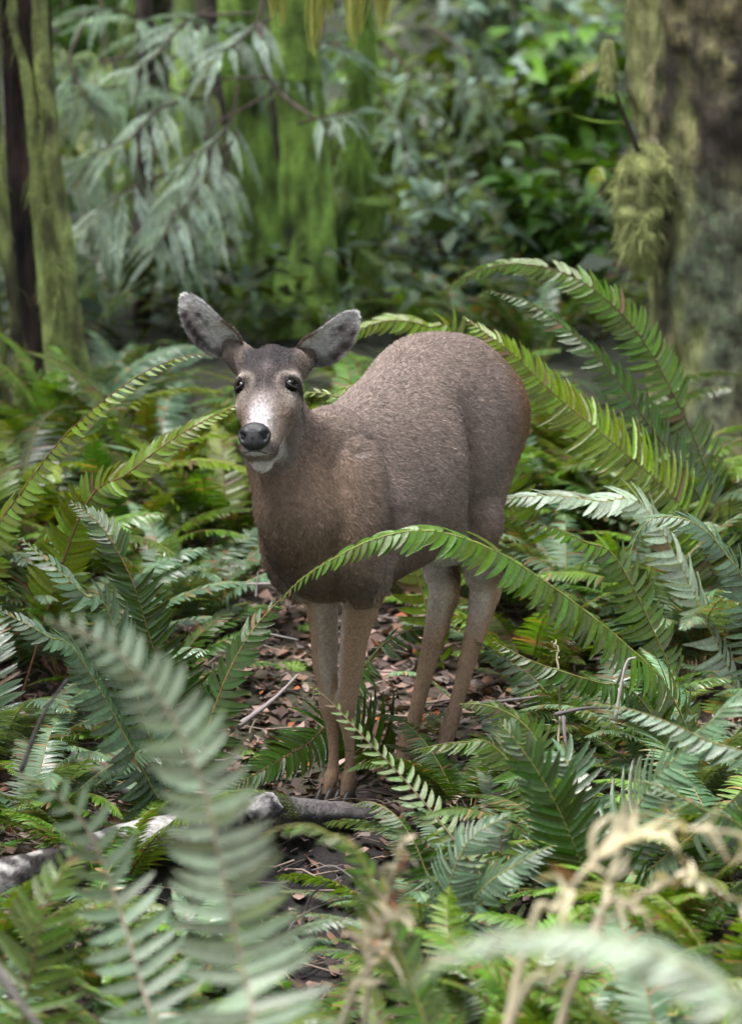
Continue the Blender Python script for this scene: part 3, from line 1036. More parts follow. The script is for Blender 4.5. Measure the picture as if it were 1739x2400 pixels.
def fern(px, Y, size, nf, tone, label, seed, low=False, group=None, dz=0.0, az=None, x=None, el=0.0):
    rng = np.random.default_rng(seed)
    x = (px - 869.5) / 1080 * Y / 9 if x is None else x
    z = float(terrain(x, Y)) - .01 + dz
    t = empty("sword_fern", (x, Y, z), 0, label, "fern", group or "sword ferns of the forest floor")
    T = LOWT if low else TEMPL
    for k in range(nf):
        tn = tone
        if rng.random() < .3: tn = ['green', 'deep', 'blue'][rng.integers(3)]
        ms = T[tn]
        a = (2 * math.pi * k / nf + rng.uniform(-.35, .35)) if az is None else math.radians(rng.uniform(*az))
        s = size * rng.uniform(.75, 1.12)
        link("frond", ms[rng.integers(len(ms))], t, (.02 * math.cos(a), .02 * math.sin(a), 0), (rng.uniform(-.22, .22), rng.uniform(-.16, .16) + el, a), (s, s, s))
    return t


# ------------------------------------------------------------------ ground
def build_ground():
    xs = np.unique(np.concatenate([np.linspace(-45, -4, 30), np.linspace(-4, 4, 200), np.linspace(4, 45, 30)]))
    ys = np.unique(np.concatenate([np.linspace(-14, 5.5, 20), np.linspace(5.5, 12, 200), np.linspace(12, 26, 120), np.linspace(26, 75, 40)]))
    X, Y = np.meshgrid(xs, ys)
    Z = terrain(X, Y)
    Pt = np.stack([X, Y, Z], -1).reshape(-1, 3)
    near = (np.abs(Pt[:, 0]) < 4) & (Pt[:, 1] > 5.5) & (Pt[:, 1] < 26)
    nz = np.zeros(len(Pt)); nz[near] = fnoise(Pt[near], 3.0, 2.0) * .02 + fnoise(Pt[near], 11.0, 5.0) * .010
    dfoot = np.minimum(np.hypot(Pt[:, 0] + .07, Pt[:, 1] - 9.0), np.hypot(Pt[:, 0] - .13, Pt[:, 1] - 9.27))
    nz *= sstep(.05, .25, dfoot)
    Pt[:, 2] += nz
    g1 = fnoise(Pt, .9, 9.0)
    c = np.zeros((len(Pt), 3)); c[:] = (.060, .040, .030)
    k = sstep(-.1, .35, g1)[:, None] * .5
    c = c * (1 - k) + np.array([.040, .055, .018]) * k
    lx = 8.28 + .55 * (Pt[:, 0] + .8)
    soil = (sstep(-.15, .1, lx + .05 - Pt[:, 1]) * sstep(1.1, .5, lx - Pt[:, 1]))[:, None]
    c = c * (1 - soil) + np.array([.016, .013, .013]) * soil
    far = sstep(11.5, 14, Pt[:, 1])[:, None]
    c = c * (1 - far) + (np.array([.018, .026, .011]) * (1 + .6 * g1[:, None])) * far
    m, nt, b = mat_base("forest_soil")
    n1 = tex_noise(nt, 28, 6, .7, coords(nt)); n2 = tex_noise(nt, 120, 4, .7, coords(nt))
    cc = mix_rgb(nt, 1.0, vcol(nt), ramp(nt, n1, [(.25, (.4, .4, .4)), (.55, (1, 1, 1)), (.8, (1.9, 1.7, 1.6))]), 'MULTIPLY')
    cc = mix_rgb(nt, 1.0, cc, ramp(nt, n2, [(.3, (.6, .6, .6)), (.7, (1.5, 1.5, 1.5))]), 'MULTIPLY')
    nt.links.new(cc, b.inputs['Base Color']); b.inputs['Roughness'].default_value = .85
    bump(nt, b, n1, .9, .03)
    me = mesh("forest_ground", Pt, ring_faces(len(ys), len(xs), closed=False), mat=m, col=np.clip(c, 0, 1))
    return props(link("ground", me), kind='structure')


build_ground()


def litter():
    rng = np.random.default_rng(5)
    n = 30000
    x = rng.uniform(-2.0, 2.2, n); y = rng.uniform(7.2, 12.2, n)
    lx = 8.28 + .55 * (x + .8)
    keep = (y > lx + .12) | (rng.random(n) < .5)
    x, y = x[keep], y[keep]; n = len(x)
    z = terrain(x, y) + rng.uniform(.004, .026, n)
    base = np.array([[-.5, 0], [-.28, .26], [0, .36], [.25, .24], [.5, 0], [.25, -.26], [0, -.36], [-.28, -.24]])
    V = np.zeros((n, 9, 3))
    sz = rng.uniform(.012, .045, n)
    for i in range(n):
        a = rng.uniform(0, 2 * np.pi); ca, sa = math.cos(a), math.sin(a)
        p = base * rng.uniform(.7, 1.25, (8, 1)) * sz[i]
        p = np.concatenate([p, [[0, 0]]])
        h = rng.uniform(-.5, .5) * (p[:, 0] ** 2) / sz[i] + rng.uniform(-.9, .9) * (p[:, 1] ** 2) / sz[i] + rng.normal(0, .05, 9) * sz[i]
        tx, ty = rng.normal(0, .35, 2)
        q = np.stack([p[:, 0] * ca - p[:, 1] * sa, p[:, 0] * sa + p[:, 1] * ca, h], 1)
        q[:, 2] += q[:, 0] * tx + q[:, 1] * ty
        V[i] = q + (x[i], y[i], z[i])
    f = np.array([[8, k, (k + 1) % 8] for k in range(8)])
    F = (f[None] + (np.arange(n) * 9)[:, None, None]).reshape(-1, 3)
    pal = np.array([[.13, .075, .052], [.17, .115, .095], [.085, .055, .045], [.22, .155, .135], [.20, .060, .020], [.055, .040, .038], [.27, .21, .19], [.12, .10, .098]])
    c = pal[rng.choice(8, n, p=[.2, .17, .20, .08, .04, .18, .04, .09])] * rng.uniform(.7, 1.3, (n, 1))
    me = mesh("leaf_litter", V.reshape(-1, 3), F, mat=LITTERM, col=np.repeat(c, 9, 0), smooth=False)
    props(link("leaf_litter", me), "brown and rust fallen leaves matted over the soil around the deer", "leaf litter", kind='stuff')
    # needles and twigs
    A = Acc()
    for i in range(2200):
        x = rng.uniform(-1.9, 2.0); y = rng.uniform(7.4, 11.8)
        L = rng.uniform(.04, .22); a = rng.uniform(0, np.pi)
        z0 = float(terrain(x, y)) + rng.uniform(.010, .035)
        pts = np.array([[x + L * (t - .5) * math.cos(a) + rng.normal(0, .004), y + L * (t - .5) * math.sin(a) + rng.normal(0, .004), z0 + rng.normal(0, .006)] for t in (0, .33, .66, 1)])
        r = rng.uniform(.0009, .0030)
        A.add(*tube(pts, [r, r, r * .8, r * .5], 4, cap=False), np.array([.17, .13, .11]) * rng.uniform(.35, 1.7))
    m, nt, b = mat_base("twig_bark"); nt.links.new(vcol(nt), b.inputs['Base Color']); b.inputs['Roughness'].default_value = .8
    props(link("twig_litter", A.build("twig_litter", [m])), "small grey and brown twigs scattered through the fallen leaves", "twigs", kind='stuff')
    return m


TWIGM = litter()


# ------------------------------------------------------------------ moss fuzz
def mat_moss_hair():
    m, nt, b = mat_base("moss_hair")
    nt.links.new(vcol(nt), b.inputs['Base Color']); b.inputs['Roughness'].default_value = .8
    b.inputs['Specular IOR Level'].default_value = .2
    return m


MOSSH = mat_moss_hair()


def fuzz(name, co, faces, col, n, length, parent, seed, drop=.6, radius=.0011, mask=None, spread=.5, clump=0):
    """hair strands standing and hanging off a quad mesh (coordinates relative to the parent)"""
    rng = np.random.default_rng(seed)
    f = np.asarray(faces)
    a, b, c, d = (co[f[:, k]] for k in range(4))
    nn = np.cross(c - a, d - b); area = np.linalg.norm(nn, axis=1); nn = nrm(nn)
    dens = area.copy()
    if mask is not None: dens = dens * mask[f].mean(1)
    idx = rng.choice(len(f), n, p=dens / dens.sum())
    w = rng.dirichlet((1, 1, 1, 1), n)
    p = a[idx] * w[:, :1] + b[idx] * w[:, 1:2] + c[idx] * w[:, 2:3] + d[idx] * w[:, 3:]
    q = nn[idx]
    L = length * rng.lognormal(0, .4, n)[:, None]
    if clump: L = L * (1 + clump * fnoise(p, 9, 4.4))[:, None].clip(.2)
    r = rng.normal(0, spread, (n, 3))
    d0 = nrm(q + r * .6)
    g = np.array([0, 0, -1.0])
    p1 = p + d0 * L * .45
    p2 = p1 + nrm(d0 * (1 - drop) + g * drop + r * .3) * L * .4
    p3 = p2 + nrm(d0 * (1 - drop) * .4 + g * drop + r * .2) * L * .35
    pts = np.stack([p - q * .002, p1, p2, p3], 1)
    cc = (col[f].mean(1)[idx] if len(col) == len(co) else np.tile(col, (n, 1))) * rng.lognormal(0, .28, (n, 1))
    crv = bpy.data.hair_curves.new(name); crv.add_curves([4] * n)
    crv.points.foreach_set('position', pts.astype(np.float32).ravel())
    at = crv.attributes.get('radius') or crv.attributes.new('radius', 'FLOAT', 'POINT')
    at.data.foreach_set('value', np.tile(np.array([1, .9, .6, .2], np.float32) * radius, n))
    c4 = np.ones((n, 4), np.float32); c4[:, :3] = np.clip(cc, .003, .9)
    at = crv.attributes.new('col', 'FLOAT_COLOR', 'POINT'); at.data.foreach_set('color', np.repeat(c4, 4, 0).ravel())
    crv.materials.append(MOSSH)
    o = link(name, crv, parent); o['kind'] = 'stuff'
    return o


def mat_bark(name, scale=(1, 1, 1), b_strength=.8, dist=.02):
    m, nt, b = mat_base(name)
    co = coords(nt, 'Object', scale)
    n1 = tex_noise(nt, 22, 6, .7, co); n2 = tex_noise(nt, 90, 4, .7, co)
    c = mix_rgb(nt, 1.0, vcol(nt), ramp(nt, n1, [(.3, (.45, .45, .45)), (.7, (1.55, 1.5, 1.45))]), 'MULTIPLY')
    c = mix_rgb(nt, 1.0, c, ramp(nt, n2, [(.3, (.7, .7, .7)), (.7, (1.35, 1.35, 1.35))]), 'MULTIPLY')
    nt.links.new(c, b.inputs['Base Color']); b.inputs['Roughness'].default_value = .85
    bump(nt, b, n1, b_strength, dist)
    return m


BARKM = mat_bark("bark", (1, 1, .35))
MOSSM = mat_bark("moss", (1, 1, .6), 1.0, .02)
MOSSG = np.array([.165, .270, .055]); MOSSY = np.array([.215, .235, .095]); MOSSD = np.array([.050, .085, .020])


def trunk(path, radii, ns=48, nz=140, rough=.06, ridge=0.0, nrid=9, seed=0.0, stretch=.42):
    """quad tube grid with noisy surface. returns co, faces, (angle, height fraction), noise"""
    q = cspline(np.column_stack([path, radii]), nz)
    th = np.linspace(0, 2 * np.pi, ns, endpoint=False)
    T = nrm(np.gradient(q[:, :3], axis=0))
    A = nrm(np.cross(T, np.array([0, 1.0, .01]))); B = np.cross(A, T)
    R = q[:, 3][:, None]
    base = q[:, None, :3] + R[..., None] * (np.cos(th)[None, :, None] * A[:, None] + np.sin(th)[None, :, None] * B[:, None])
    sb = (base * np.array([1, 1, stretch])).reshape(-1, 3)
    n1 = fnoise(sb, 3.2, seed).reshape(nz, ns); n2 = fnoise(sb, 10.5, seed + 3).reshape(nz, ns)
    n3 = fnoise(sb, 28, seed + 5).reshape(nz, ns)
    k = 1 + rough * (1.2 * n1 + .8 * n2 + .7 * n3)
    if ridge: k = k + ridge * np.abs(np.sin(nrid * th[None] / 2 + 1.5 * n1 + 2 * q[:, 2:3] * .2))
    co = q[:, None, :3] + (R * k)[..., None] * (np.cos(th)[None, :, None] * A[:, None] + np.sin(th)[None, :, None] * B[:, None])
    global TN3
    TN3 = n3.ravel()
    return co.reshape(-1, 3), ring_faces(nz, ns), np.tile(th, nz), np.repeat(np.linspace(0, 1, nz), ns), n1.ravel(), n2.ravel()


def X_at(px, Y): return (px - 869.5) / 1080 * Y / 9 * 1.0


def zpx(py, Y):
    """height seen at photo row py at distance Y"""
    return CAMZ - Y * math.tan(PITCH + math.atan((py - 1200) / 9720))


# ---- crowns
def crown_mesh(seed, R, Hh, n, leaf):
    rng = np.random.default_rng(seed)
    V, F, Cc = [], [], []
    nb = n // 40
    for b in range(nb):
        f = rng.random() ** .8; z = f * Hh; r = R * (1 - f) ** .7 * rng.uniform(.75, 1.1) + .15
        a = rng.uniform(0, 2 * np.pi)
        t = rng.uniform(.15, 1, 40) ** .7
        ctr = np.stack([np.cos(a) * r * t, np.sin(a) * r * t, z - .35 * r * t ** 2], 1) + rng.normal(0, .10, (40, 3)) * np.array([1, 1, .5]) * (1 + R * .15)
        for c in ctr:
            d = nrm(rng.normal(0, 1, 3) * np.array([1, 1, .5]) + np.array([np.cos(a), np.sin(a), -.5])); nn = nrm(rng.normal(0, .5, 3) + np.array([0, 0, 1.0]))
            w = nrm(np.cross(d, nn)); L = leaf * rng.uniform(.6, 1.3)
            k = len(V) * 4
            V.append(np.array([c - w * L * .28, c + d * L * .5 - w * L * .1 - (0, 0, .1 * L), c + d * L - (0, 0, .3 * L), c + w * L * .28])); F.append([k, k + 1, k + 2, k + 3])
            Cc.append(np.tile(GREEN * rng.uniform(.4, .9), (4, 1)))
    return mesh("crown", np.concatenate(V), np.array(F), mat=CEDARM, col=np.concatenate(Cc))


CROWNS = [crown_mesh(60 + k, 2.7, 8.0, 9000, .42) for k in range(3)]


def crown(parent, z, s=1.0, k=0, rz=0.0):
    o = link("crown", CROWNS[k % 3], parent, (0, 0, z), (0, 0, rz), (s, s, s)); o['kind'] = 'stuff'
    return o


# ---- the big mossy maple at the right
def right_tree():
    Y = 12.35
    bx = X_at(1740, Y)
    t = empty("bigleaf_maple", (bx, Y, float(terrain(bx, Y)) - .05), 0, "thick mossy maple trunk with a dark bark scar at the right edge", "tree")
    h = [(-.03, 0, -.15, .36), (-.0, 0, .10, .275), (.0, 0, .4, .262), (.0, 0, .75, .275), (.0, 0, 1.05, .315), (.0, 0, 1.35, .335), (.02, 0, 1.9, .33), (.05, .05, 3.5, .30), (.15, .1, 7.5, .24), (.2, .2, 11, .16)]
    h = np.array(h)
    co, F, th, hf, n1, n2 = trunk(h[:, :3], h[:, 3], 110, 460, .095, .03, 13, 1.0, stretch=.45); n3 = TN3
    # side facing: angle measured so that viewer side is -Y
    ang = co - np.array([0, 0, 0]); z = co[:, 2]
    xs = co[:, 0] - np.interp(z, h[:, 2], h[:, 0]); rr = np.interp(z, h[:, 2], h[:, 3])
    u = np.clip(xs / rr, -1, 1)
    c = np.zeros((len(co), 3)); c[:] = (.080, .074, .038)
    def put(col, k): c[:] = c + (np.asarray(col) - c) * np.clip(k, 0, 1)[:, None]
    put((.030, .024, .018), .9 * sstep(.02, .22, n2 + .9 * n3))
    put((.17, .160, .075), .75 * sstep(.10, .35, -n2 + .9 * n3))
    put((.085, .115, .075), .75 * sstep(.0, .4, n1) * sstep(1.0, .7, z))
    put((.028, .022, .016), .7 * sstep(.10, .30, fnoise(co * np.array([1, 1, .6]), 55, 4.0)))
    put(MOSSY * .95, .75 * sstep(-.55, -.85, u + .3 * n2 + .3 * n3))
    put((.16, .140, .065), .6 * sstep(1.2, 1.4, z) * sstep(-.2, .2, n1 + n2 + n3))
    # dark scar band falling to the right
    zc = .91 - .21 * u
    put((.020, .013, .012), .93 * gss(z + .10 * n1 + .05 * n2, zc, .13) * sstep(-.80, -.35, u + .5 * n2 + .3 * n3))
    me = mesh("trunk", co, F, mat=BARKM, col=c)
    link("trunk", me, t)
    m = (1 - gss(z, zc, .15) * sstep(-.72, -.25, u)) * (z > .0) * (z < 2.4) * (.35 + .65 * sstep(-.2, .3, n1 + n2 + .8 * sstep(-.4, -.8, u)))
    mc = c.copy(); mc = mc * 1.25 + np.array([.02, .02, 0])
    k = ((co[F][:, :, 1].mean(1) < .1))
    fuzz("moss_coat", co, F[k], mc, 34000, .022, t, 21, .8, .0014, m ** 2, clump=1.8)
    # hanging lobe of moss on the left flank
    lobe = [(X_at(1500, Y) - bx, -.10, zpx(345, Y), .030), (X_at(1480, Y) - bx, -.14, zpx(400, Y), .075), (X_at(1462, Y) - bx, -.16, zpx(470, Y), .082), (X_at(1468, Y) - bx, -.15, zpx(540, Y), .070),
            (X_at(1482, Y) - bx, -.12, zpx(590, Y), .040), (X_at(1490, Y) - bx, -.10, zpx(625, Y), .012)]
    lobe = np.array(lobe); lobe[:, 2] -= t.location[2]; lobe[:, 0] += .028; lobe[:, 1] -= .06
    co2, F2, th2, hf2, a1, a2 = trunk(lobe[:, :3], lobe[:, 3], 34, 70, .26, 0, 3, 4.0, stretch=.8)
    c2 = np.tile(MOSSY, (len(co2), 1)) * (1 + .6 * a2[:, None] + 1.1 * TN3[:, None]); c2 = c2 * 1.15; c2[(a1 + .6 * a2 > .55)] = (.075, .065, .026)
    link("moss_lobe", mesh("moss_lobe", co2, F2, mat=MOSSM, col=c2), t)
    fuzz("moss_lobe_fringe", co2, F2, c2, 30000, .024, t, 22, .70, .0012, clump=1.6, spread=.8)
    # pale strip: a moss covered root / old stem up the left side
    st = np.array([(X_at(1510, Y) - bx, -.12, -.1, .075), (X_at(1550, Y) - bx, -.16, .15, .045), (X_at(1556, Y) - bx, -.16, .5, .034), (X_at(1545, Y) - bx, -.16, .80, .036), (X_at(1530, Y) - bx, -.15, 1.0, .034), (X_at(1528, Y) - bx, -.12, 1.12, .024), (X_at(1530, Y) - bx, -.08, 1.2, .012)])
    co3, F3, _, _, a1, a2 = trunk(st[:, :3], st[:, 3], 24, 160, .28, 0, 3, 7.0, stretch=.8)
    c3 = np.tile(np.array([.125, .120, .060]), (len(co3), 1)) * (1 + .5 * a2[:, None] + 1.0 * TN3[:, None]); c3[a1 > .25] = (.24, .22, .15)
    link("mossy_root", mesh("mossy_root", co3, F3, mat=MOSSM, col=c3), t)
    fuzz("root_moss", co3, F3, c3, 16000, .020, t, 23, .8, .001, clump=1)
    return t, bx, Y


RT, RTX, RTY = right_tree()
crown(RT, 8.0, .8, 1, .4)


def leaf_blade(L, W, col, bend=.3, seed=0, lobes=0):
    """an oblong pointed leaf along +X with a midrib fold"""
    rng = np.random.default_rng(seed)
    us = np.linspace(0, 1, 9)
    ws = np.array([.12, .55, .85, 1, .98, .82, .58, .28, .0]) * W / 2
    if lobes: ws = ws * np.array([1, .7, 1.25, .7, 1.25, .7, 1.2, .8, 1])
    V = []
    for u, w in zip(us, ws):
        z = -bend * L * u ** 2
        V += [(L * u, -w, z + w * .25), (L * u, 0, z), (L * u, w, z + w * .25)]
    F = []
    for i in range(8):
        F += [[3 * i, 3 * i + 3, 3 * i + 4, 3 * i + 1], [3 * i + 1, 3 * i + 4, 3 * i + 5, 3 * i + 2]]
    c = np.tile(col, (27, 1)).astype(float); c[1::3] *= 1.3
    return np.array(V), F, c


def licorice(px, py, Y, px2, py2, n, label, lobed):
    """small bright fern growing on the maple"""
    bx = X_at(px, Y)
    t = empty("licorice_fern", (bx, Y, zpx(py, Y)), 0, label, "fern", "bright leaves growing on the maple trunk")
    end = np.array([X_at(px2, Y) - bx, -.02, zpx(py2, Y) - zpx(py, Y)])
    if lobed:
        path = np.array([np.zeros(3), end * .5 + (0, 0, .03), end])
        link("frond", frond_mesh("frond", path, n, .040, np.array([0, -.6, .8]), 5, LIME * 1.15, RACH, .0012, .35, wid=1.0, t0=.35), t)
    else:
        v, f, c = leaf_blade(np.linalg.norm(end) * .95, .034, LIME * 1.1, .25, 3)
        ang = math.atan2(end[2], end[0])
        R = np.array([[math.cos(ang), 0, -math.sin(ang)], [0, 1, 0], [math.sin(ang), 0, math.cos(ang)]])
        v = v @ R.T + (0, 0, .02)
        link("leaf", mesh("leaf", v, f, mat=FERNM, col=c), t)
        vv, ff = tube(np.array([[.10, .12, -.03], [.03, .03, -.02], [0, 0, .02]]), .0022, 5)
        link("stalk", mesh("stalk", vv, ff, mat=FERNM, col=np.tile(RACH, (len(vv), 1))), t)
    return t


licorice(1440, 150, 12.1, 1330, 195, 12, "small lobed bright green fern sprouting beside the moss topped stub", True)
licorice(1455, 300, 12.1, 1325, 312, 1, "single long bright green leaf arching off the maple trunk", False)
licorice(1425, 400, 12.1, 1385, 430, 8, "tiny bright green frond beside the hanging moss lobe", True)


def moss_stub():
    Y = 12.0
    bx = X_at(1420, Y)
    t = empty("moss_stub", (bx, Y, zpx(180, Y)), 0, "thin twig capped with a yellow green plug of moss beside the maple", "twig")
    pts = np.array([(.20, .25, -.42), (.09, .12, -.20), (.03, .02, -.06), (0, 0, 0)])
    v, f = tube(pts, [.010, .008, .006, .005], 7)
    link("stem", mesh("stem", v, f, mat=BARKM, col=np.tile((.05, .04, .03), (len(v), 1))), t)
    p = np.array([(.0, 0, -.03, .016), (0, 0, .02, .022), (0, 0, .07, .020), (.0, 0, .10, .014), (0, 0, .105, .004)])
    co, F, _, _, a1, a2 = trunk(p[:, :3], p[:, 3], 18, 24, .15, 0, 3, 2.0)
    c = np.tile(MOSSY * 1.2, (len(co), 1))
    link("moss_plug", mesh("moss_plug", co, F, mat=MOSSM, col=c), t)
    fuzz("moss_fringe", co, F, c, 2500, .03, t, 31, .9, .001)


moss_stub()


# ---- mossy trunks of the middle distance and the left
def mossy_tree(name, label, spec, Y, dark=.0, nfz=30000, seed=1, cat="tree", mossk=.9, fz=.030, lean=0.0, ridge=.06, crown=True, colm=MOSSG, group=None):
    """spec: rows (px, py, half width px) from the ground up; the trunk goes on above the picture"""
    rows = np.array([(X_at(a, Y), zpx(b, Y), c / 1080 * Y / 9) for a, b, c in spec])
    bx, bz = rows[0, 0], min(rows[0, 1], float(terrain(rows[0, 0], Y))) - .1
    t = empty(name, (bx, Y, bz), 0, label, cat, group)
    top = rows[-1]
    P4 = [(r[0] - bx, 0, r[1] - bz, r[2]) for r in rows]
    P4[0] = (P4[0][0], 0, -.05, P4[0][3] * 1.25)
    dx = (rows[-1, 0] - rows[-2, 0]) / max(.1, rows[-1, 1] - rows[-2, 1])
    for hh in (2.2, 5.0, 8.5, 13.0):
        P4.append((top[0] - bx + dx * hh * .5, 0, top[1] - bz + hh, top[2] * (1 - .055 * hh)))
    P4 = np.array(P4)
    co, F, th, hf, n1, n2 = trunk(P4[:, :3], P4[:, 3], 48, 260, .10, ridge, 8, seed)
    bark = np.array([.030, .022, .021]); ms = colm
    k = np.clip(mossk + .35 + 1.0 * n1 + .6 * n2 - dark * 1.3, 0, 1)[:, None]
    c = bark * (1 - k) + ms * k * (1 + .6 * n2[:, None] + .9 * TN3[:, None])
    link("trunk", mesh("trunk", co, F, mat=MOSSM, col=np.clip(c, .005, 1)), t)
    vis = (co[F][:, :, 2].mean(1) < top[1] - bz + .3)
    if crown: globals()['crown'](t, 11.5, .45, seed, seed * 1.1)
    if nfz: fuzz("moss_coat", co, F[vis], c * 1.15, nfz, fz, t, seed + 60, .8, .0016, (k[:, 0] > .3).astype(float) + .02, clump=1.3)
    return t, co, F


mossy_tree("mossy_tree", "bright mossy trunk flaring at its foot above the gap between the doe's ears", [(735, 800, 95), (722, 700, 74), (722, 560, 62), (716, 420, 58), (712, 330, 56), (700, 180, 52), (690, 20, 50)], 13.7, -.25, 42000, 2, fz=.011)
mossy_tree("mossy_tree", "mossy trunk with darker upper bark standing beside the flared bright one", [(612, 810, 66), (608, 650, 56), (600, 480, 54), (588, 330, 50), (570, 150, 48), (560, 0, 46)], 14.0, -.15, 38000, 5, fz=.011)
mossy_tree("cedar_tree", "dark brown cedar trunk nearly bare of moss behind the hanging sprays", [(535, 800, 50), (530, 600, 45), (522, 400, 40), (505, 200, 36), (495, 0, 34)], 15.8, 1.1, 5000, 8)
mossy_tree("cedar_tree", "slim shaded trunk with patchy moss left of the dark cedar", [(420, 820, 36), (425, 600, 32), (430, 400, 30), (436, 200, 28), (440, 0, 26)], 17.0, .5, 9000, 12)
mossy_tree("cedar_tree", "thin shaded trunk veiled in moss behind the cedar sprays", [(300, 820, 30), (296, 600, 28), (300, 400, 26), (306, 200, 24), (310, 0, 24)], 16.4, .25, 14000, 15)
mossy_tree("mossy_tree", "made-up dark stem standing in for the shaded gap between the two mossy trunks", [(668, 810, 24), (664, 650, 22), (658, 450, 20), (648, 200, 20), (640, 0, 20)], 14.8, 1.1, 0, 18)  # dark stem added to deepen the shade between the two trunks
mossy_tree("cedar_tree", "dark distant trunk at the top edge beside the leafy slope", [(1010, 330, 30), (1005, 150, 27), (1000, 0, 26)], 21.5, .9, 0, 21)
mossy_tree("mossy_tree", "slender pale mossy stem hanging with moss right of the flared trunk", [(835, 560, 13), (838, 400, 13), (842, 250, 12), (846, 100, 11), (848, 0, 11)], 14.2, -.2, 12000, 24, fz=.045)


def stump():
    Y = 14.0
    bx = X_at(875, Y); bz = float(terrain(bx, Y)) - .05
    t = empty("mossy_stump", (bx, Y, bz), 0, "low broken mossy stump with an arching moss covered arm", "stump")
    p = np.array([(0, 0, 0, .045), (.0, 0, zpx(650, Y) - bz, .034), (-.005, 0, zpx(520, Y) - bz, .036), (-.01, 0, zpx(490, Y) - bz, .055), (-.01, 0, zpx(476, Y) - bz, .060), (-.01, 0, zpx(466, Y) - bz, .045), (-.01, 0, zpx(464, Y) - bz, .01)])
    co, F, _, _, a1, a2 = trunk(p[:, :3], p[:, 3], 26, 60, .15, 0, 5, 3.3)
    c = np.tile(MOSSG * .85, (len(co), 1)) * (1 + .6 * a2[:, None])
    link("post", mesh("post", co, F, mat=MOSSM, col=np.clip(c, 0, 1)), t)
    fuzz("post_moss", co, F, c, 9000, .03, t, 71, .85, .0014)
    q = np.array([(X_at(870, Y) - bx, 0, zpx(478, Y) - bz, .020), (X_at(835, Y) - bx, 0, zpx(480, Y) - bz, .024), (X_at(805, Y) - bx, 0, zpx(505, Y) - bz, .022), (X_at(795, Y) - bx, 0, zpx(570, Y) - bz, .016), (X_at(800, Y) - bx, .0, zpx(700, Y) - bz, .012), (X_at(802, Y) - bx, .0, -.02, .012)])
    co, F, _, _, a1, a2 = trunk(q[:, :3], q[:, 3], 16, 50, .2, 0, 5, 3.9)
    c = np.tile(MOSSD, (len(co), 1)) * (1 + .6 * a2[:, None])
    link("arm", mesh("arm", co, F, mat=MOSSM, col=np.clip(c, 0, 1)), t)
    fuzz("arm_moss", co, F, c * 1.4, 5000, .03, t, 72, .85, .0014)


stump()


# ---- left cedar with mossy ribs
def left_tree():
    Y = 12.5
    bx = X_at(85, Y); bz = float(terrain(bx, Y)) - .08
    t = empty("red_cedar", (bx, Y, bz), 0, "dark fluted cedar trunk wrapped in long strips of yellow green moss at the left edge", "tree")
    def rows(sp): return np.array([(X_at(a, Y) - bx, dy, zpx(b, Y) - bz, w / 1080 * Y / 9) for a, b, w, dy in sp])
    p = rows([(100, 960, 62, 0), (95, 800, 52, 0), (85, 600, 50, 0), (78, 400, 50, 0), (72, 200, 50, 0), (66, 0, 50, 0), (60, -400, 48, 0), (55, -1400, 40, 0), (50, -3000, 26, 0)])
    co, F, th, hf, n1, n2 = trunk(p[:, :3], p[:, 3], 64, 260, .06, .22, 11, 6.0)
    c = np.tile((.040, .024, .021), (len(co), 1)) * (1 + 1.2 * n2[:, None] + TN3[:, None])
    link("trunk", mesh("trunk", co, F, mat=BARKM, col=np.clip(c, .006, 1)), t)
    ribs = [[(215, 1010, 26, -.06), (190, 900, 26, -.10), (172, 780, 24, -.14), (160, 640, 22, -.16), (148, 520, 22, -.16), (135, 400, 21, -.17), (128, 260, 20, -.17), (112, 120, 18, -.16), (108, -20, 18, -.16), (106, -400, 18, -.15)],
            [(150, 980, 20, -.10), (135, 850, 20, -.17), (122, 700, 15, -.18), (108, 560, 13, -.18), (100, 420, 14, -.18), (96, 300, 14, -.18), (78, 170, 12, -.18), (52, 60, 12, -.17), (45, -60, 12, -.16), (44, -400, 12, -.15)],
            [(60, 980, 22, -.1), (50, 800, 20, -.12), (35, 640, 19, -.14), (16, 520, 20, -.14), (5, 400, 20, -.14), (-2, 200, 18, -.14), (0, -40, 18, -.13), (0, -400, 18, -.13)],
            [(5, 990, 24, -.05), (-10, 800, 24, -.08), (-25, 600, 26, -.1), (-35, 300, 26, -.1), (-40, 0, 26, -.1), (-40, -400, 24, -.1)],
            [(175, 990, 14, -.12), (160, 900, 12, -.19), (150, 760, 10, -.21), (140, 640, 9, -.21), (128, 560, 8, -.20), (120, 480, 6, -.20)]]
    for i, r in enumerate(ribs):
        q = rows(r)
        co, F, _, _, a1, a2 = trunk(q[:, :3], q[:, 3], 26, 260, .30, 0, 4, 8.0 + i)
        k = np.clip(.95 + 1.0 * a1 + .5 * a2, 0, 1)[:, None]
        k = np.clip(k + .9 * TN3[:, None], 0, 1)
        c = (np.array([.07, .05, .04]) * (1 - k) + (MOSSY * .75 + MOSSG * .25) * k) * (1 + .5 * a2[:, None] + .7 * TN3[:, None])
        o = link("mossy_rib", mesh("mossy_rib", co, F, mat=MOSSM, col=np.clip(c, .005, 1)), t)
        fuzz("rib_moss", co, F, c * 1.1, 13000, .024, o, 90 + i, .85, .0012, k[:, 0] + .02, clump=1.2)

    crown(t, 8.0, .8, 2, 2.2)


left_tree()


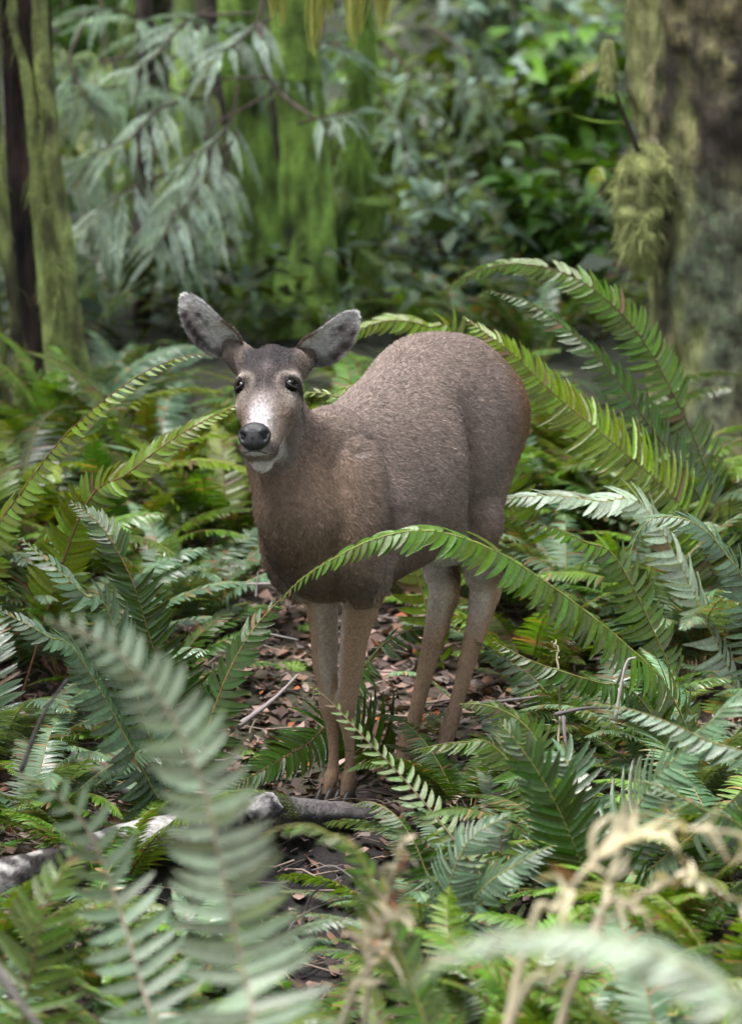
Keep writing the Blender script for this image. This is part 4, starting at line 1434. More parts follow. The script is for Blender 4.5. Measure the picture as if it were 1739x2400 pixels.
# ---- unseen trees added round the clearing to block low sky light
def stand():
    rng = np.random.default_rng(19)
    pth = np.array([(0, 0, -.2, .32), (0, 0, 1, .24), (.05, 0, 5, .20), (.1, 0, 12, .10)])
    co, F, _, _, a1, a2 = trunk(pth[:, :3], pth[:, 3], 20, 60, .08, .08, 9, 5.5)
    tm = mesh('trunk', co, F, mat=MOSSM, col=np.clip(np.tile((.07, .07, .035), (len(co), 1)) * (1 + a2[:, None]), 0, 1))
    spots = []
    for y in np.arange(-9, 24, 3.1):
        w = .11 * max(y, 0) + (1.6 if y > 11 else 0)
        for sd in (-1, 1):
            for k in range(2):
                spots.append((sd * (4.3 + w + 3.2 * k + rng.uniform(-.5, .7)), y + rng.uniform(-.9, .9)))
    for x in np.arange(-3.2, 4, 3.2): spots.append((x, -6 + rng.uniform(-1, 1)))
    for x in np.arange(-7, 8, 2.4): spots.append((x, 27 + rng.uniform(-1.5, 1.5)))
    for i, (x, y) in enumerate(spots):
        t = empty('light_blocking_tree', (x, y, float(terrain(x, y))), rng.uniform(0, 6.3), 'unseen tall conifer added to keep low sky light off the clearing', 'tree', 'unseen trees added to block light')
        link('trunk', tm, t)
        sc = rng.uniform(.85, 1.15)
        crown(t, rng.uniform(3.2, 4.6), sc, i, 0)


stand()


# ---- cedar boughs hanging in the left background
def bough(parent, pts, n, lm, seed, tone, normal=(0, -.35, .9), droop=.55, r0=.006, subs=True):
    """branch > spray: a thin limb with flat drooping sprays; pts are (px, py, Y)"""
    base = np.array(parent.location)
    path = np.array([(X_at(a, Y), Y, zpx(b, Y)) for a, b, Y in pts]) - base
    v, f = tube(cspline(path, 20), np.linspace(r0, r0 * .35, 20), 6)
    br = link("branch", mesh("branch", v, f, mat=BARKM, col=np.tile((.075, .052, .042), (len(v), 1))), parent)
    rng = np.random.default_rng(seed)
    q = cspline(path, 30); T = nrm(np.gradient(q, axis=0))
    ns = n
    for k in range(ns):
        f_ = .25 + .75 * (k + .5) / ns
        i = int(f_ * 29); p = q[i]; sg = 1 if k % 2 else -1
        nn = nrm(np.array(normal) + rng.normal(0, .25, 3))
        side = nrm(np.cross(T[i], nn)) * sg
        d = nrm(side * rng.uniform(.5, .9) + T[i] * .7 + np.array([0, 0, -.25]))
        L = 1.25 * lm * rng.uniform(.7, 1.15) * (1.1 - .55 * f_)
        sp = np.array([p, p + d * L * .5 + (0, 0, -.04 * L), p + d * L + (0, 0, -droop * L * .6)])
        cl = tone * rng.uniform(.75, 1.35)
        link("spray", frond_mesh("spray", sp, 24, L * .15, nn, seed * 31 + k, cl, tone * .9, .0022, droop * 1.2, low=True, mat=CEDARM, t0=.05, wid=.7, shape=.8, angle=(62, 40), brown=0, sweep=.1), br)
    return br


CED = np.array([.125, .195, .125]); CEDG = np.array([.085, .130, .040]); CEDW = np.array([.24, .32, .26])
bt = empty("cedar_sapling", (X_at(330, 14.0), 14.0, float(terrain(X_at(330, 14.0), 14.0)) - .05), 0, "young cedar with pale drooping sprays filling the upper left background", "tree")
_p = np.array([(0, 0, 0, .035), (.02, 0, 1.0, .030), (.0, .05, 2.2, .026), (.05, 0, 4.0, .018), (.05, 0, 6.0, .006)])
_co, _F, *_ = trunk(_p[:, :3], _p[:, 3], 14, 60, .08, 0, 3, 1.0)
link("trunk", mesh("trunk", _co, _F, mat=BARKM, col=np.tile((.05, .035, .03), (len(_co), 1))), bt)
B_ = [([(560, 330, 14.0), (500, 400, 13.6), (430, 490, 13.4), (360, 560, 13.3)], 14, .26, CEDW), ([(560, 310, 13.8), (470, 400, 13.5), (410, 500, 13.3), (370, 590, 13.2)], 12, .22, CEDW),
      ([(420, 400, 13.8), (330, 430, 13.5), (250, 480, 13.4), (185, 540, 13.3)], 14, .25, CEDW), ([(330, 290, 14), (260, 340, 13.7), (200, 400, 13.6), (160, 450, 13.5)], 12, .24, CED),
      ([(420, 130, 14), (330, 190, 13.8), (240, 210, 13.6), (150, 240, 13.5)], 14, .26, CED), ([(480, 60, 14.2), (380, 60, 14), (270, 20, 13.8), (180, 40, 13.7)], 14, .28, CED),
      ([(640, 40, 14.3), (560, 80, 14), (500, 60, 13.8), (430, 40, 13.7)], 12, .26, CED), ([(560, 180, 14.1), (470, 230, 13.9), (400, 210, 13.7), (330, 190, 13.6)], 14, .25, CED),
      ([(700, 110, 14.2), (760, 100, 14), (820, 120, 13.8)], 9, .22, CED), ([(700, 290, 13.5), (770, 272, 13.4), (840, 262, 13.4)], 9, .18, CEDW),
      ([(300, 130, 14.6), (220, 150, 14.4), (150, 120, 14.2), (110, 100, 14.1)], 11, .28, CEDG), ([(250, 560, 14.8), (230, 640, 14.6), (240, 720, 14.5), (270, 790, 14.4)], 11, .28, CEDG),
      ([(420, 600, 15), (380, 680, 14.9), (390, 760, 14.8), (360, 820, 14.7)], 11, .28, CEDG), ([(480, 540, 14.9), (450, 620, 14.8), (470, 710, 14.7), (460, 800, 14.6)], 11, .26, CEDG),
      ([(400, 300, 14.9), (350, 380, 14.8), (330, 480, 14.8), (300, 600, 14.7)], 13, .28, CEDG), ([(560, -30, 14.6), (520, 120, 14.4), (460, 300, 14.3), (440, 420, 14.2)], 14, .28, CEDG),
      ([(180, 420, 14.9), (200, 520, 14.8), (190, 620, 14.7), (210, 720, 14.7)], 12, .28, CEDG), ([(240, -20, 14.9), (250, 100, 14.8), (220, 240, 14.7), (240, 340, 14.6)], 12, .28, CEDG)]
B_ += [([(500, 20, 13.9), (430, 60, 13.7), (370, 130, 13.5), (300, 160, 13.4)], 14, .2, CEDW), ([(620, -20, 13.8), (600, 60, 13.6), (540, 110, 13.4), (490, 130, 13.4)], 12, .2, CEDW),
       ([(420, 240, 13.6), (370, 260, 13.4), (300, 330, 13.3), (230, 350, 13.3)], 14, .2, CEDW), ([(540, 500, 13.6), (480, 540, 13.5), (440, 600, 13.4), (430, 660, 13.4)], 12, .18, CED),
       ([(300, 500, 13.7), (250, 560, 13.6), (220, 620, 13.5), (180, 650, 13.5)], 12, .2, CED), ([(200, 60, 13.6), (170, 140, 13.5), (200, 220, 13.4), (230, 260, 13.4)], 12, .2, CED),
       ([(760, 60, 13.9), (740, 130, 13.8), (700, 170, 13.7), (650, 190, 13.6)], 10, .18, CED), ([(560, 200, 13.5), (540, 290, 13.4), (480, 350, 13.3), (440, 370, 13.3)], 12, .18, CEDW),
       ([(900, 100, 15), (960, 180, 14.9), (930, 280, 14.8), (960, 360, 14.7)], 12, .22, CED), ([(1000, 60, 15.4), (1080, 120, 15.3), (1130, 220, 15.2), (1120, 320, 15.2)], 12, .24, CED)]
for i, (pts, n, lm, tn) in enumerate(B_): bough(bt, pts, n, lm, 400 + i, tn)

bare = empty("bare_branch", (X_at(640, 13.6), 13.6, zpx(60, 13.6)), 0, "thin bare forked branch crossing in front of the mossy trunks", "branch")
for pts, r in (([(610, 60, 13.6), (620, 150, 13.5), (660, 220, 13.5), (735, 275, 13.4)], .010), ([(625, 225, 13.5), (560, 260, 13.5), (480, 300, 13.4)], .006), ([(640, 180, 13.5), (540, 185, 13.5), (430, 190, 13.5)], .006), ([(400, 40, 13.9), (500, 35, 13.8), (600, 30, 13.7)], .008)):
    pth = cspline(np.array([(X_at(a, Y), Y, zpx(b, Y)) for a, b, Y in pts]) - np.array(bare.location), 16)
    v, f = tube(pth, np.linspace(r, r * .5, 16), 6)
    link("limb", mesh("limb", v, f, mat=BARKM, col=np.tile((.12, .09, .085), (len(v), 1))), bare)


# ---- moss curtain hanging from a bough at the top
def moss_curtain():
    Y = 11.4
    t = empty("mossy_bough", (X_at(760, Y), Y, zpx(-60, Y)), 0, "bough hung with long yellow tassels of moss along the top edge", "branch")
    pth = cspline(np.array([(-.6, .1, .03, .028), (-.2, 0, .0, .024), (.1, 0, -.01, .02), (.35, 0, .02, .014)]), 24)
    v, f = tube(pth[:, :3], pth[:, 3], 10)
    link("limb", mesh("limb", v, f, mat=BARKM, col=np.tile((.06, .045, .03), (len(v), 1))), t)
    rng = np.random.default_rng(3)
    for px, ln in ((640, 40), (664, 60), (735, 130), (748, 95), (775, 30), (822, 70), (828, 110), (845, 68), (890, 60), (905, 42)):
        x0 = X_at(px, Y) - t.location[0]; L = (ln + 60) / 1080 * Y / 9
        n = 90
        a = rng.normal(0, 1, (n, 2)); sag = rng.uniform(.1, 1, n) ** 1.3
        top = np.stack([x0 + a[:, 0] * .013, a[:, 1] * .012, rng.uniform(-.02, 0, n)], 1)
        end = top + np.stack([a[:, 0] * -.010 + rng.normal(0, .004, n), a[:, 1] * -.008, -L * sag], 1)
        m1 = (top + end) / 2 + rng.normal(0, .004, (n, 3))
        pts = np.stack([top, m1, end], 1)
        crv = bpy.data.hair_curves.new("moss_tassel"); crv.add_curves([3] * n)
        crv.points.foreach_set('position', pts.astype(np.float32).ravel())
        at = crv.attributes.get('radius') or crv.attributes.new('radius', 'FLOAT', 'POINT')
        at.data.foreach_set('value', np.tile(np.array([.0012, .0012, .0006], np.float32), n))
        c4 = np.ones((n, 4), np.float32); c4[:, :3] = np.array([.38, .40, .10]) * rng.uniform(.7, 1.3, (n, 1))
        at = crv.attributes.new('col', 'FLOAT_COLOR', 'POINT'); at.data.foreach_set('color', np.repeat(c4, 3, 0).ravel())
        crv.materials.append(MOSSH)
        link("moss_tassel", crv, t)


moss_curtain()


# ------------------------------------------------------------------ broad-leaved shrubs on the slope
def shrub(px, Y, h, w, nl, leaf, tone, label, seed, x=None):
    rng = np.random.default_rng(seed)
    x = X_at(px, Y) if x is None else x; z = float(terrain(x, Y)) - .03
    t = empty("leafy_shrub", (x, Y, z), 0, label, "shrub", "broad leaved shrubs on the slope")
    A = Acc(); S = Acc()
    for s in range(7):
        a = rng.uniform(0, 2 * np.pi); r = rng.uniform(.2, 1) * w * .5
        tip = np.array([r * math.cos(a), r * math.sin(a) * .8, h * rng.uniform(.6, 1.0)])
        pts = cspline(np.array([(0, 0, 0), tip * (.35, .35, .6), tip]), 10)
        S.add(*tube(pts, np.linspace(.010, .003, 10), 5), (.07, .05, .035))
        for k in range(int(nl * 1.7) // 7):
            f = rng.uniform(.15, 1); p = pts[int(f * 9)] + rng.normal(0, .06, 3) * w
            L = leaf * .72 * rng.uniform(.55, 1.3)
            v, fc, c = leaf_blade(L, L * .46, tone * rng.uniform(.45, 1.5), rng.uniform(.1, .5), 0)
            az = rng.uniform(0, 2 * np.pi); el = rng.uniform(-.9, .5); ro = rng.normal(0, .5)
            cr, sr = math.cos(ro), math.sin(ro); ce, se = math.cos(el), math.sin(el); caz, saz = math.cos(az), math.sin(az)
            v = v @ np.array([[1, 0, 0], [0, cr, -sr], [0, sr, cr]]).T @ np.array([[ce, 0, -se], [0, 1, 0], [se, 0, ce]]).T @ np.array([[caz, -saz, 0], [saz, caz, 0], [0, 0, 1]]).T
            A.add(v + p, fc, c)
    link("stem", S.build("stem", [BARKM]), t)
    o = link("foliage", A.build("foliage", [SALALM]), t); o['kind'] = 'stuff'
    return t


SH = [(960, 19.5, .9, 1.3, 210, .15, GREEN * 1.1, "leafy shrub high on the slope beside the distant dark trunk"),
      (1130, 18.6, .8, 1.2, 210, .16, np.array([.13, .20, .155]), "glossy broad leaved shrub at mid slope with pale sheen"),  # sky sheen put into the pale bluish leaf colour
      (1290, 17.6, .9, 1.2, 230, .20, np.array([.11, .175, .13]), "large leaved glossy shrub close beside the maple trunk"),
      (1230, 15.6, .75, 1.1, 200, .19, DEEP * 1.4, "dark large leaved shrub below the hanging moss lobe"),
      (1060, 16.4, .7, 1.1, 220, .15, np.array([.15, .22, .18]), "pale grey green shrub right of the mossy stump"),
      (1380, 16.6, .9, 1.0, 200, .21, GREEN, "deep green broad leaves behind the maple's moss lobe"),
      (940, 17.4, .7, 1.0, 200, .14, GREEN * 1.1, "shrub with small mid green leaves above the mossy stump"),
      (1180, 20.6, 1.0, 1.5, 240, .17, GREEN, "shrub near the top of the slope under deep shade"),
      (1350, 20.0, 1.1, 1.5, 240, .18, DEEP * 1.6, "tall shrub at the top edge beside the maple"),
      (860, 20.4, 1.0, 1.4, 220, .15, SHEEN_BLUE, "greyish shrub at the top edge behind the moss tassels"),
      (1050, 14.4, .55, .9, 170, .13, np.array([.13, .20, .14]), "low pale shrub on the bank just behind the doe's back"),
      (1330, 14.2, .6, .9, 170, .16, DEEP * 1.5, "low dark shrub behind the arching fronds by the maple"),
      (640, 19.6, 1.3, 1.7, 200, .16, DEEP * .5, "shaded shrub behind the two mossy trunks"),  # leaf tone darkened to paint shade behind the trunks
      (380, 19.2, 1.3, 1.8, 240, .15, DEEP * .6, "shaded shrub behind the young cedar"),  # shade carried by the darkened leaf tone
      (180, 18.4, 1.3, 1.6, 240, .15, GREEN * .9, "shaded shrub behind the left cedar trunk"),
      (1130, 22.6, 1.6, 2.4, 260, .20, SHEEN_BLUE, "large hazy green shrub high up the slope"),
      (1420, 22.6, 1.6, 2.2, 240, .20, GREEN, "bushy growth high up the slope behind the maple"),
      (760, 22.4, 1.7, 2.4, 260, .20, DEEP * .6, "bushy growth high up the slope behind the moss tassels"),  # darkened tone paints the shade behind the trunks
      (400, 22.4, 1.9, 2.6, 260, .20, DEEP * .6, "bushy dark growth high up behind the young cedar"),  # shade painted in by a darker leaf tone
      (60, 21.6, 1.9, 2.4, 240, .20, GREEN, "bushy growth high up behind the left cedar trunk")]
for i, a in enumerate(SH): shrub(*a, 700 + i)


def slope_growth():
    """the leaf cover of the slope: nobody could count it"""
    rng = np.random.default_rng(31)
    n = 34000
    y = 13.4 + 24 * rng.random(n) ** 1.5; x = rng.uniform(-1, 1, n) * (2.5 + .34 * y)
    z = terrain(x, y) + rng.uniform(0, .30, n) * (1 + .5 * np.sin(2.1 * x) * np.cos(1.7 * y))
    L = rng.uniform(.05, .16, n) * (.7 + .02 * y)
    a = rng.uniform(0, 2 * np.pi, n); el = rng.uniform(-.7, .6, n)
    d = np.stack([np.cos(a) * np.cos(el), np.sin(a) * np.cos(el), np.sin(el)], 1)
    nn = nrm(rng.normal(0, .45, (n, 3)) + np.array([0, -.2, 1.0])); w = nrm(np.cross(d, nn))
    p = np.stack([x, y, z], 1); Lc = L[:, None]
    q = np.stack([p, p + d * Lc * .45 + w * Lc * .24, p + d * Lc - (0, 0, 1) * Lc * .2, p + d * Lc * .45 - w * Lc * .24], 1)
    pal = np.array([GREEN, DEEP, SHEEN_BLUE * 1.3, GREEN * .8, np.array([.12, .19, .14])])
    c = pal[rng.integers(0, 5, n)] * rng.uniform(.4, 1.2, (n, 1))
    me = mesh("slope_growth", q.reshape(-1, 3), np.arange(4 * n).reshape(n, 4), mat=SALALM, col=np.repeat(c, 4, 0))
    props(link("slope_growth", me), "low leafy growth covering the slope behind the trunks", "undergrowth", kind='stuff')


slope_growth()


def dead_log():
    """dark rotten root mass on the bank behind the arching ferns"""
    Y = 14.8
    t = empty("rotten_log", (X_at(1450, Y), Y, zpx(680, Y)), 0, "dark reddish rotten log on the bank beside the maple", "log")
    p = np.array([(-.22, -.1, .10, .05), (-.05, 0, .03, .09), (.12, .05, -.03, .11), (.35, .1, -.05, .10), (.5, .15, -.08, .04)])
    co, F, _, _, a1, a2 = trunk(p[:, :3], p[:, 3], 24, 50, .25, .1, 7, 2.2)
    c = np.tile((.055, .026, .022), (len(co), 1)) * (1 + 1.5 * a2[:, None])
    link("wood", mesh("wood", co, F, mat=BARKM, col=np.clip(c, .005, 1)), t)


dead_log()
# ------------------------------------------------------------------ the ordinary ferns
FERNS = [
 # px, Y, size, fronds, tone, label
 (30, 11.0, .74, 13, 'lime', "tall bright fern rising in front of the left cedar trunk"),
 (-60, 10.2, .60, 12, 'green', "bright fern cut by the left edge at the height of the doe's head"),
 (140, 12.0, .50, 11, 'green', "fern at the foot of the mossy ribs of the cedar"),
 (260, 12.4, .38, 11, 'blue', "pale fern in the gap right of the cedar foot"),
 (360, 11.6, .48, 12, 'green', "mid green fern behind the arching frond tip by the doe's ear"),
 (300, 10.7, .46, 12, 'green', "spreading fern below the long arching frond"),
 (420, 10.3, .44, 12, 'blue', "pale fern behind the doe's chest"),
 (150, 9.9, .50, 12, 'blue', "silvery fern under the long arching frond near the left edge"),
 (-20, 9.2, .50, 12, 'blue', "bluish fern at the left edge halfway down"),
 (520, 11.0, .48, 11, 'lime', "yellow green fern directly behind the doe's neck"),
 (560, 12.2, .26, 11, 'green', "fern in shade behind the doe's head"),
 (700, 12.4, .26, 12, 'green', "fern behind the doe's right ear"),
 (800, 11.8, .46, 11, 'lime', "bright fern showing above the doe's sloping back"),
 (900, 12.6, .34, 12, 'green', "fern rising behind the doe's back"),
 (1060, 12.2, .46, 11, 'green', "fern behind the top of the doe's rump"),
 (1230, 11.3, .50, 12, 'green', "fern right behind the doe's rump"),
 (1370, 11.8, .50, 12, 'green', "fern between the rump and the maple foot"),
 (1500, 11.2, .50, 12, 'green', "dense fern in front of the maple foot"),
 (1640, 11.0, .52, 12, 'deep', "dark fern below the maple near the right edge"),
 (1760, 10.6, .52, 12, 'blue', "greyish fern cut by the right edge below the maple"),
 (1330, 10.35, .46, 13, 'blue', "pale fern with silvery fronds right of the doe's hind legs"),
 (1480, 10.1, .46, 12, 'blue', "pale fern at middle right with overlapping fronds"),
 (1640, 9.9, .50, 13, 'blue', "pale fern by the right edge at the height of the doe's knees"),
 (1250, 9.95, .38, 10, 'green', "small fern just right of the doe's hocks"),
 (1000, 10.5, .36, 9, 'green', "small fern seen between the doe's front and hind legs"),
 (900, 10.9, .40, 9, 'green', "fern under the doe's belly in the background"),
 (1420, 9.3, .40, 10, 'deep', "dark green fern behind the pale bluish fronds at lower right"),
 (1620, 9.0, .44, 11, 'blue', "large bluish fern at the right edge above the dead leaves"),
 (1760, 8.4, .50, 11, 'green', "fern cut by the right edge in the lower third"),
 (1100, 8.9, .34, 9, 'deep', "low dark fern right of the doe's front hooves"),
 (1180, 8.3, .38, 10, 'blue', "blue green fern beyond the end of the log"),
 (1010, 8.1, .34, 9, 'blue', "small blue green fern right of the black soil bank"),
 (1390, 8.2, .42, 11, 'deep', "dark glossy fern at lower right behind the bleached frond"),
 (1560, 7.8, .40, 10, 'green', "fern tangled with bleached stems at lower right"),
 (330, 9.7, .38, 10, 'deep', "dark fern beside the bare leaf litter at left"),
 (60, 8.6, .44, 12, 'blue', "pale fern behind the big blurred frond at left"),
 (250, 8.3, .36, 10, 'green', "fern just behind the pale log"),
 (-30, 7.6, .34, 10, 'green', "fern in front of the log at the left edge"),
 (230, 7.5, .30, 10, 'green', "fern in front of the log under the big frond"),
 (470, 7.7, .30, 10, 'blue', "pale fern spreading in front of the middle of the log"),
 (330, 6.9, .34, 12, 'green', "fern low in the bottom left corner region"),
 (470, 6.9, .34, 12, 'green', "fern at the bottom below the black soil bank"),
 (720, 6.9, .24, 9, 'green', "small fern at the bottom beneath the dry stalks"),
 (80, 6.4, .40, 12, 'green', "near fern filling the bottom left corner"),
 (900, 6.7, .36, 10, 'green', "near fern at the bottom middle among bleached stalks"),
 (1120, 7.2, .38, 11, 'green', "fern behind the big pale blurred frond at the bottom"),
 (1340, 6.9, .40, 11, 'green', "green fern above the big pale blurred frond"),
 (1580, 6.7, .42, 11, 'green', "near fern in the bottom right corner"),
 (1740, 7.3, .40, 10, 'green', "fern at the right edge beneath the bleached frond"),
]
for i, (px, Y, sz, nf, tn, lb) in enumerate(FERNS): fern(px, Y, sz * (1.12 if Y > 9.5 else 1.05), nf + 4, tn, lb, 900 + i)
# farther ferns up the slope
FAR = [(980, 13.6, "fern on the bank beside the mossy stump"), (1120, 13.4, "fern on the bank behind the upper arching fronds"), (1260, 13.2, "fern on the bank between rump and maple"),
       (1400, 13.6, "fern beside the rotten log"), (200, 13.8, "shaded fern behind the left cedar foot"), (330, 14.2, "shaded fern under the young cedar"), (470, 14.0, "shaded fern before the dark cedar"),
       (620, 13.6, "shaded fern before the second mossy trunk"), (780, 13.5, "fern at the foot of the flared mossy trunk"), (880, 15.4, "fern higher on the bank behind the stump"), (1160, 15.0, "fern halfway up the leafy slope"),
       (1000, 18.0, "distant fern beneath the slope shrubs"), (1290, 18.8, "distant fern near the maple's scar"), (1110, 17.2, "distant fern in the middle of the slope"), (700, 17.6, "distant fern between the mossy trunks"),
       (240, 16.6, "distant fern left of the young cedar"), (520, 17.4, "distant fern behind the dark cedar"), (60, 15.0, "shaded fern behind the left cedar trunk")]
for i, (px, Y, lb) in enumerate(FAR): fern(px, Y, (.30 if 420 < px < 860 and Y < 15 else .46) + .02 * (Y - 13), 11, ['green', 'blue', 'deep'][i % 3], lb, 1500 + i, low=True)


# ------------------------------------------------------------------ low growth that covers the floor
def arrays(me):
    v = np.empty(len(me.vertices) * 3, np.float32); me.vertices.foreach_get('co', v)
    f = np.empty(len(me.polygons) * 4, np.int32); me.polygons.foreach_get('vertices', f)
    c = np.empty(len(me.vertices) * 4, np.float32); me.color_attributes['col'].data.foreach_get('color', c)
    return v.reshape(-1, 3), f.reshape(-1, 4), c.reshape(-1, 4)[:, :3]


def undergrowth():
    rng = np.random.default_rng(77)
    T = [arrays(frond_mesh("ug", arc_path(1.0, [48, 36, 28, 55, 20][k], [70, 60, 45, 85, 40][k], .5), 34, .15, np.array([-.45, 0, .9]), 800 + k, col, RACH, .004, .22, low=False)) for k in range(5) for col in (GREEN, DEEP, SHEEN_BLUE)]
    V, F, Cc, nv = [], [], [], 0
    cnt = 0
    while cnt < 620:
        y = rng.uniform(7.0, 12.8) if cnt < 400 else rng.uniform(9.9, 13.2); x = rng.uniform(-1.25, 1.25) * y / 8.5
        px = 869.5 + x * 1080 * 9 / y
        # leave the litter round the doe's legs and the soil bank open
        py = 1200 + 9720 * math.tan(math.atan((CAMZ - float(terrain(x, y))) / y) - PITCH)
        if 470 < px < 1010 and 1330 < py < 1990: continue
        if 640 < px < 900 and 1880 < py < 2300: continue
        if px < 640 and 1960 < py < 2160 and rng.random() < .75: continue
        if 1010 < px < 1500 and 1560 < py < 1800 and rng.random() < .6: continue
        # fronds spring from the rim of a tuft
        v, f, c = T[rng.integers(len(T))]
        s = rng.uniform(.22, .42) if y < 11.5 else rng.uniform(.14, .26); a = rng.uniform(0, 2 * np.pi)
        w = v * s
        w = w @ np.array([[math.cos(a), -math.sin(a), 0], [math.sin(a), math.cos(a), 0], [0, 0, 1]]).T
        w = w + (x, y, float(terrain(x, y)) + rng.uniform(0, .03))
        V.append(w); F.append(f + nv); Cc.append(c * rng.uniform(.6, 1.35)); nv += len(w); cnt += 1
    me = mesh("fern_undergrowth", np.concatenate(V), np.concatenate(F), mat=FERNM, col=np.concatenate(Cc))
    props(link("fern_undergrowth", me), "low tangled fern growth covering the forest floor between the larger ferns", "undergrowth", kind='stuff')


undergrowth()


# ------------------------------------------------------------------ ferns whose fronds the photograph shows one by one
def PP(rows): return np.array([P(*r) for r in rows])


def hfern(base, label, tone="fern"):
    return empty("sword_fern", tuple(base), 0, label, "fern", "sword ferns of the forest floor")


def drop_to_ground(rows):
    """continue the path from its first row down to the ground"""
    p = PP(rows)
    p0 = p[0]; d = nrm(p[0] - p[1])
    g = p0 + d * .25; g[2] = float(terrain(g[0], g[1])) - .01
    if p0[2] < g[2] + .03: return p, p0
    return np.vstack([g, p]), g


def hero(rows, label, n, lm, normal, tone, seed, flabel=None, ground=True, **kw):
    p, g = drop_to_ground(rows) if ground else (PP(rows), PP(rows)[0])
    t = hfern(g, label)
    hero_frond(t, p, n, lm, normal, seed, tone, label=flabel, **kw)
    return t


def extra(t, rows, n, lm, normal, tone, seed, flabel=None, **kw):
    p = PP(rows); g = np.array(t.location)
    p = np.vstack([g, p])
    hero_frond(t, p, n, lm, normal, seed, tone, label=flabel, **kw)


# frond across the doe's chest
t = hero([(1575, 1632, 8.95), (1480, 1525, 8.82), (1370, 1432, 8.70), (1250, 1345, 8.58), (1130, 1277, 8.50), (1000, 1243, 8.44), (880, 1262, 8.42), (780, 1310, 8.42), (700, 1362, 8.44), (650, 1420, 8.46)],
     "fern whose long frond arches across the doe's chest and belly", 50, .110, (0, -.62, .78), 'green', 1, t0=.14, droop=.45)
extra(t, [(1500, 1640, 9.05), (1400, 1600, 8.95), (1260, 1555, 8.9), (1150, 1500, 8.9)], 34, .085, (0, -.5, .85), 'deep', 2, droop=.5)
t = hero([(482, 1722, 8.70), (530, 1590, 8.68), (590, 1480, 8.66), (665, 1395, 8.66)], "fern with a thin brown stalk leaning over the leaf litter left of the doe's legs", 22, .095, (-.3, -.6, .7), 'deep', 3, rach=RBRN * 1.6, droop=.25, t0=.05)
t = hero([(-30, 1300, 9.35), (60, 1145, 9.3), (150, 1025, 9.25), (250, 935, 9.2), (340, 872, 9.2), (430, 836, 9.2), (505, 830, 9.2)], "fern with one long bright frond arching from the left edge to the doe's ear", 44, .075, (.1, -.45, .85), 'lime', 4, rach=RBRN * 1.4, droop=.5, t0=.02)
t = hero([(190, 1205, 9.7), (300, 1110, 9.6), (420, 1020, 9.55), (545, 955, 9.5), (600, 935, 9.5)], "fern sending a straight green frond up behind the doe's muzzle", 36, .075, (.1, -.75, .5), 'lime', 5, t0=.2, droop=.05, rach=RBRN * 1.8)
t = hero([(400, 1640, 8.75), (355, 1500, 8.72), (318, 1380, 8.70), (270, 1280, 8.70), (220, 1215, 8.72), (160, 1172, 8.75)], "dark olive fern standing upright left of the doe's chest", 40, .105, (-.5, -.75, .5), 'deep', 6, droop=.12, rach=RBRN)
t = hero([(262, 1455, 8.55), (200, 1395, 8.5), (130, 1330, 8.5), (40, 1255, 8.55)], "bluish fern frond lying low at left beneath the bright arching frond", 28, .10, (0, -.5, .85), 'blue', 7, droop=.2, t0=.05)
extra(t, [(200, 1560, 8.5), (110, 1490, 8.4), (0, 1430, 8.4)], 28, .10, (0, -.5, .85), 'blue', 8, droop=.2)
t = hero([(1600, 1200, 10.2), (1450, 1050, 10.1), (1300, 925, 10.05), (1190, 820, 10.0), (1085, 745, 10.0)], "fern with a broad olive frond and browned tips rising behind the doe's rump", 50, .135, (.35, -.8, .45), 'lime', 9, droop=.35, t0=.1, dry=.06)
t = hero([(1655, 1110, 10.6), (1590, 950, 10.5), (1500, 790, 10.45), (1400, 685, 10.4), (1300, 632, 10.4), (1190, 618, 10.4), (1110, 640, 10.4), (1030, 690, 10.45)], "tall fern arching highest, crossing in front of the maple foot", 56, .10, (.2, -.7, .6), 'green', 10, droop=.3, rach=RBRN, t0=.04)
t = hero([(1640, 1170, 10.45), (1530, 1010, 10.35), (1420, 860, 10.3), (1320, 765, 10.3), (1230, 705, 10.3), (1130, 680, 10.3)], "dark fern frond running just below the tallest arching one", 46, .095, (.2, -.7, .6), 'deep', 11, droop=.35, rach=RBRN, t0=.05)
t = hero([(1530, 1215, 9.75), (1400, 1175, 9.7), (1290, 1162, 9.65), (1180, 1172, 9.62), (1100, 1200, 9.6)], "silvery fern frond with painted sky sheen right of the doe's flank", 34, .115, (0, -.35, .9), 'pale', 12, droop=.05, t0=.02)
t = hero([(1460, 1335, 9.55), (1370, 1270, 9.5), (1270, 1230, 9.45), (1150, 1212, 9.42)], "fern with narrow leaflets hanging below the silvery frond", 30, .085, (0, -.55, .8), 'green', 13, droop=.45, t0=.03)
t = hero([(1760, 1420, 9.1), (1700, 1300, 9.05), (1630, 1228, 9.0), (1550, 1210, 9.0), (1500, 1240, 9.0), (1470, 1310, 9.0)], "fine leaved fern curling over at the right edge", 40, .10, (.2, -.6, .7), 'blue', 14, droop=.3, t0=.03)
t = hero([(1090, 830, 10.5), (1000, 765, 10.45), (900, 752, 10.4), (820, 790, 10.4), (745, 870, 10.4)], "bright fern frond arching between the doe's ear and her back", 38, .095, (0, -.6, .75), 'lime', 15, droop=.4, t0=.05)
t = hero([(860, 960, 9.9), (790, 930, 9.85), (730, 920, 9.85), (680, 945, 9.85)], "short bright frond showing just behind the doe's cheek", 24, .075, (0, -.6, .75), 'lime', 16, droop=.1, t0=.03)
t = hero([(1045, 2160, 7.95), (1060, 2050, 7.92), (1110, 1960, 7.9), (1200, 1905, 7.92)], "bluish fern with a yellow stalk curving up right of the soil bank", 28, .10, (-.5, -.6, .6), 'blue', 17, droop=.2, t0=.03, r0=.0032)
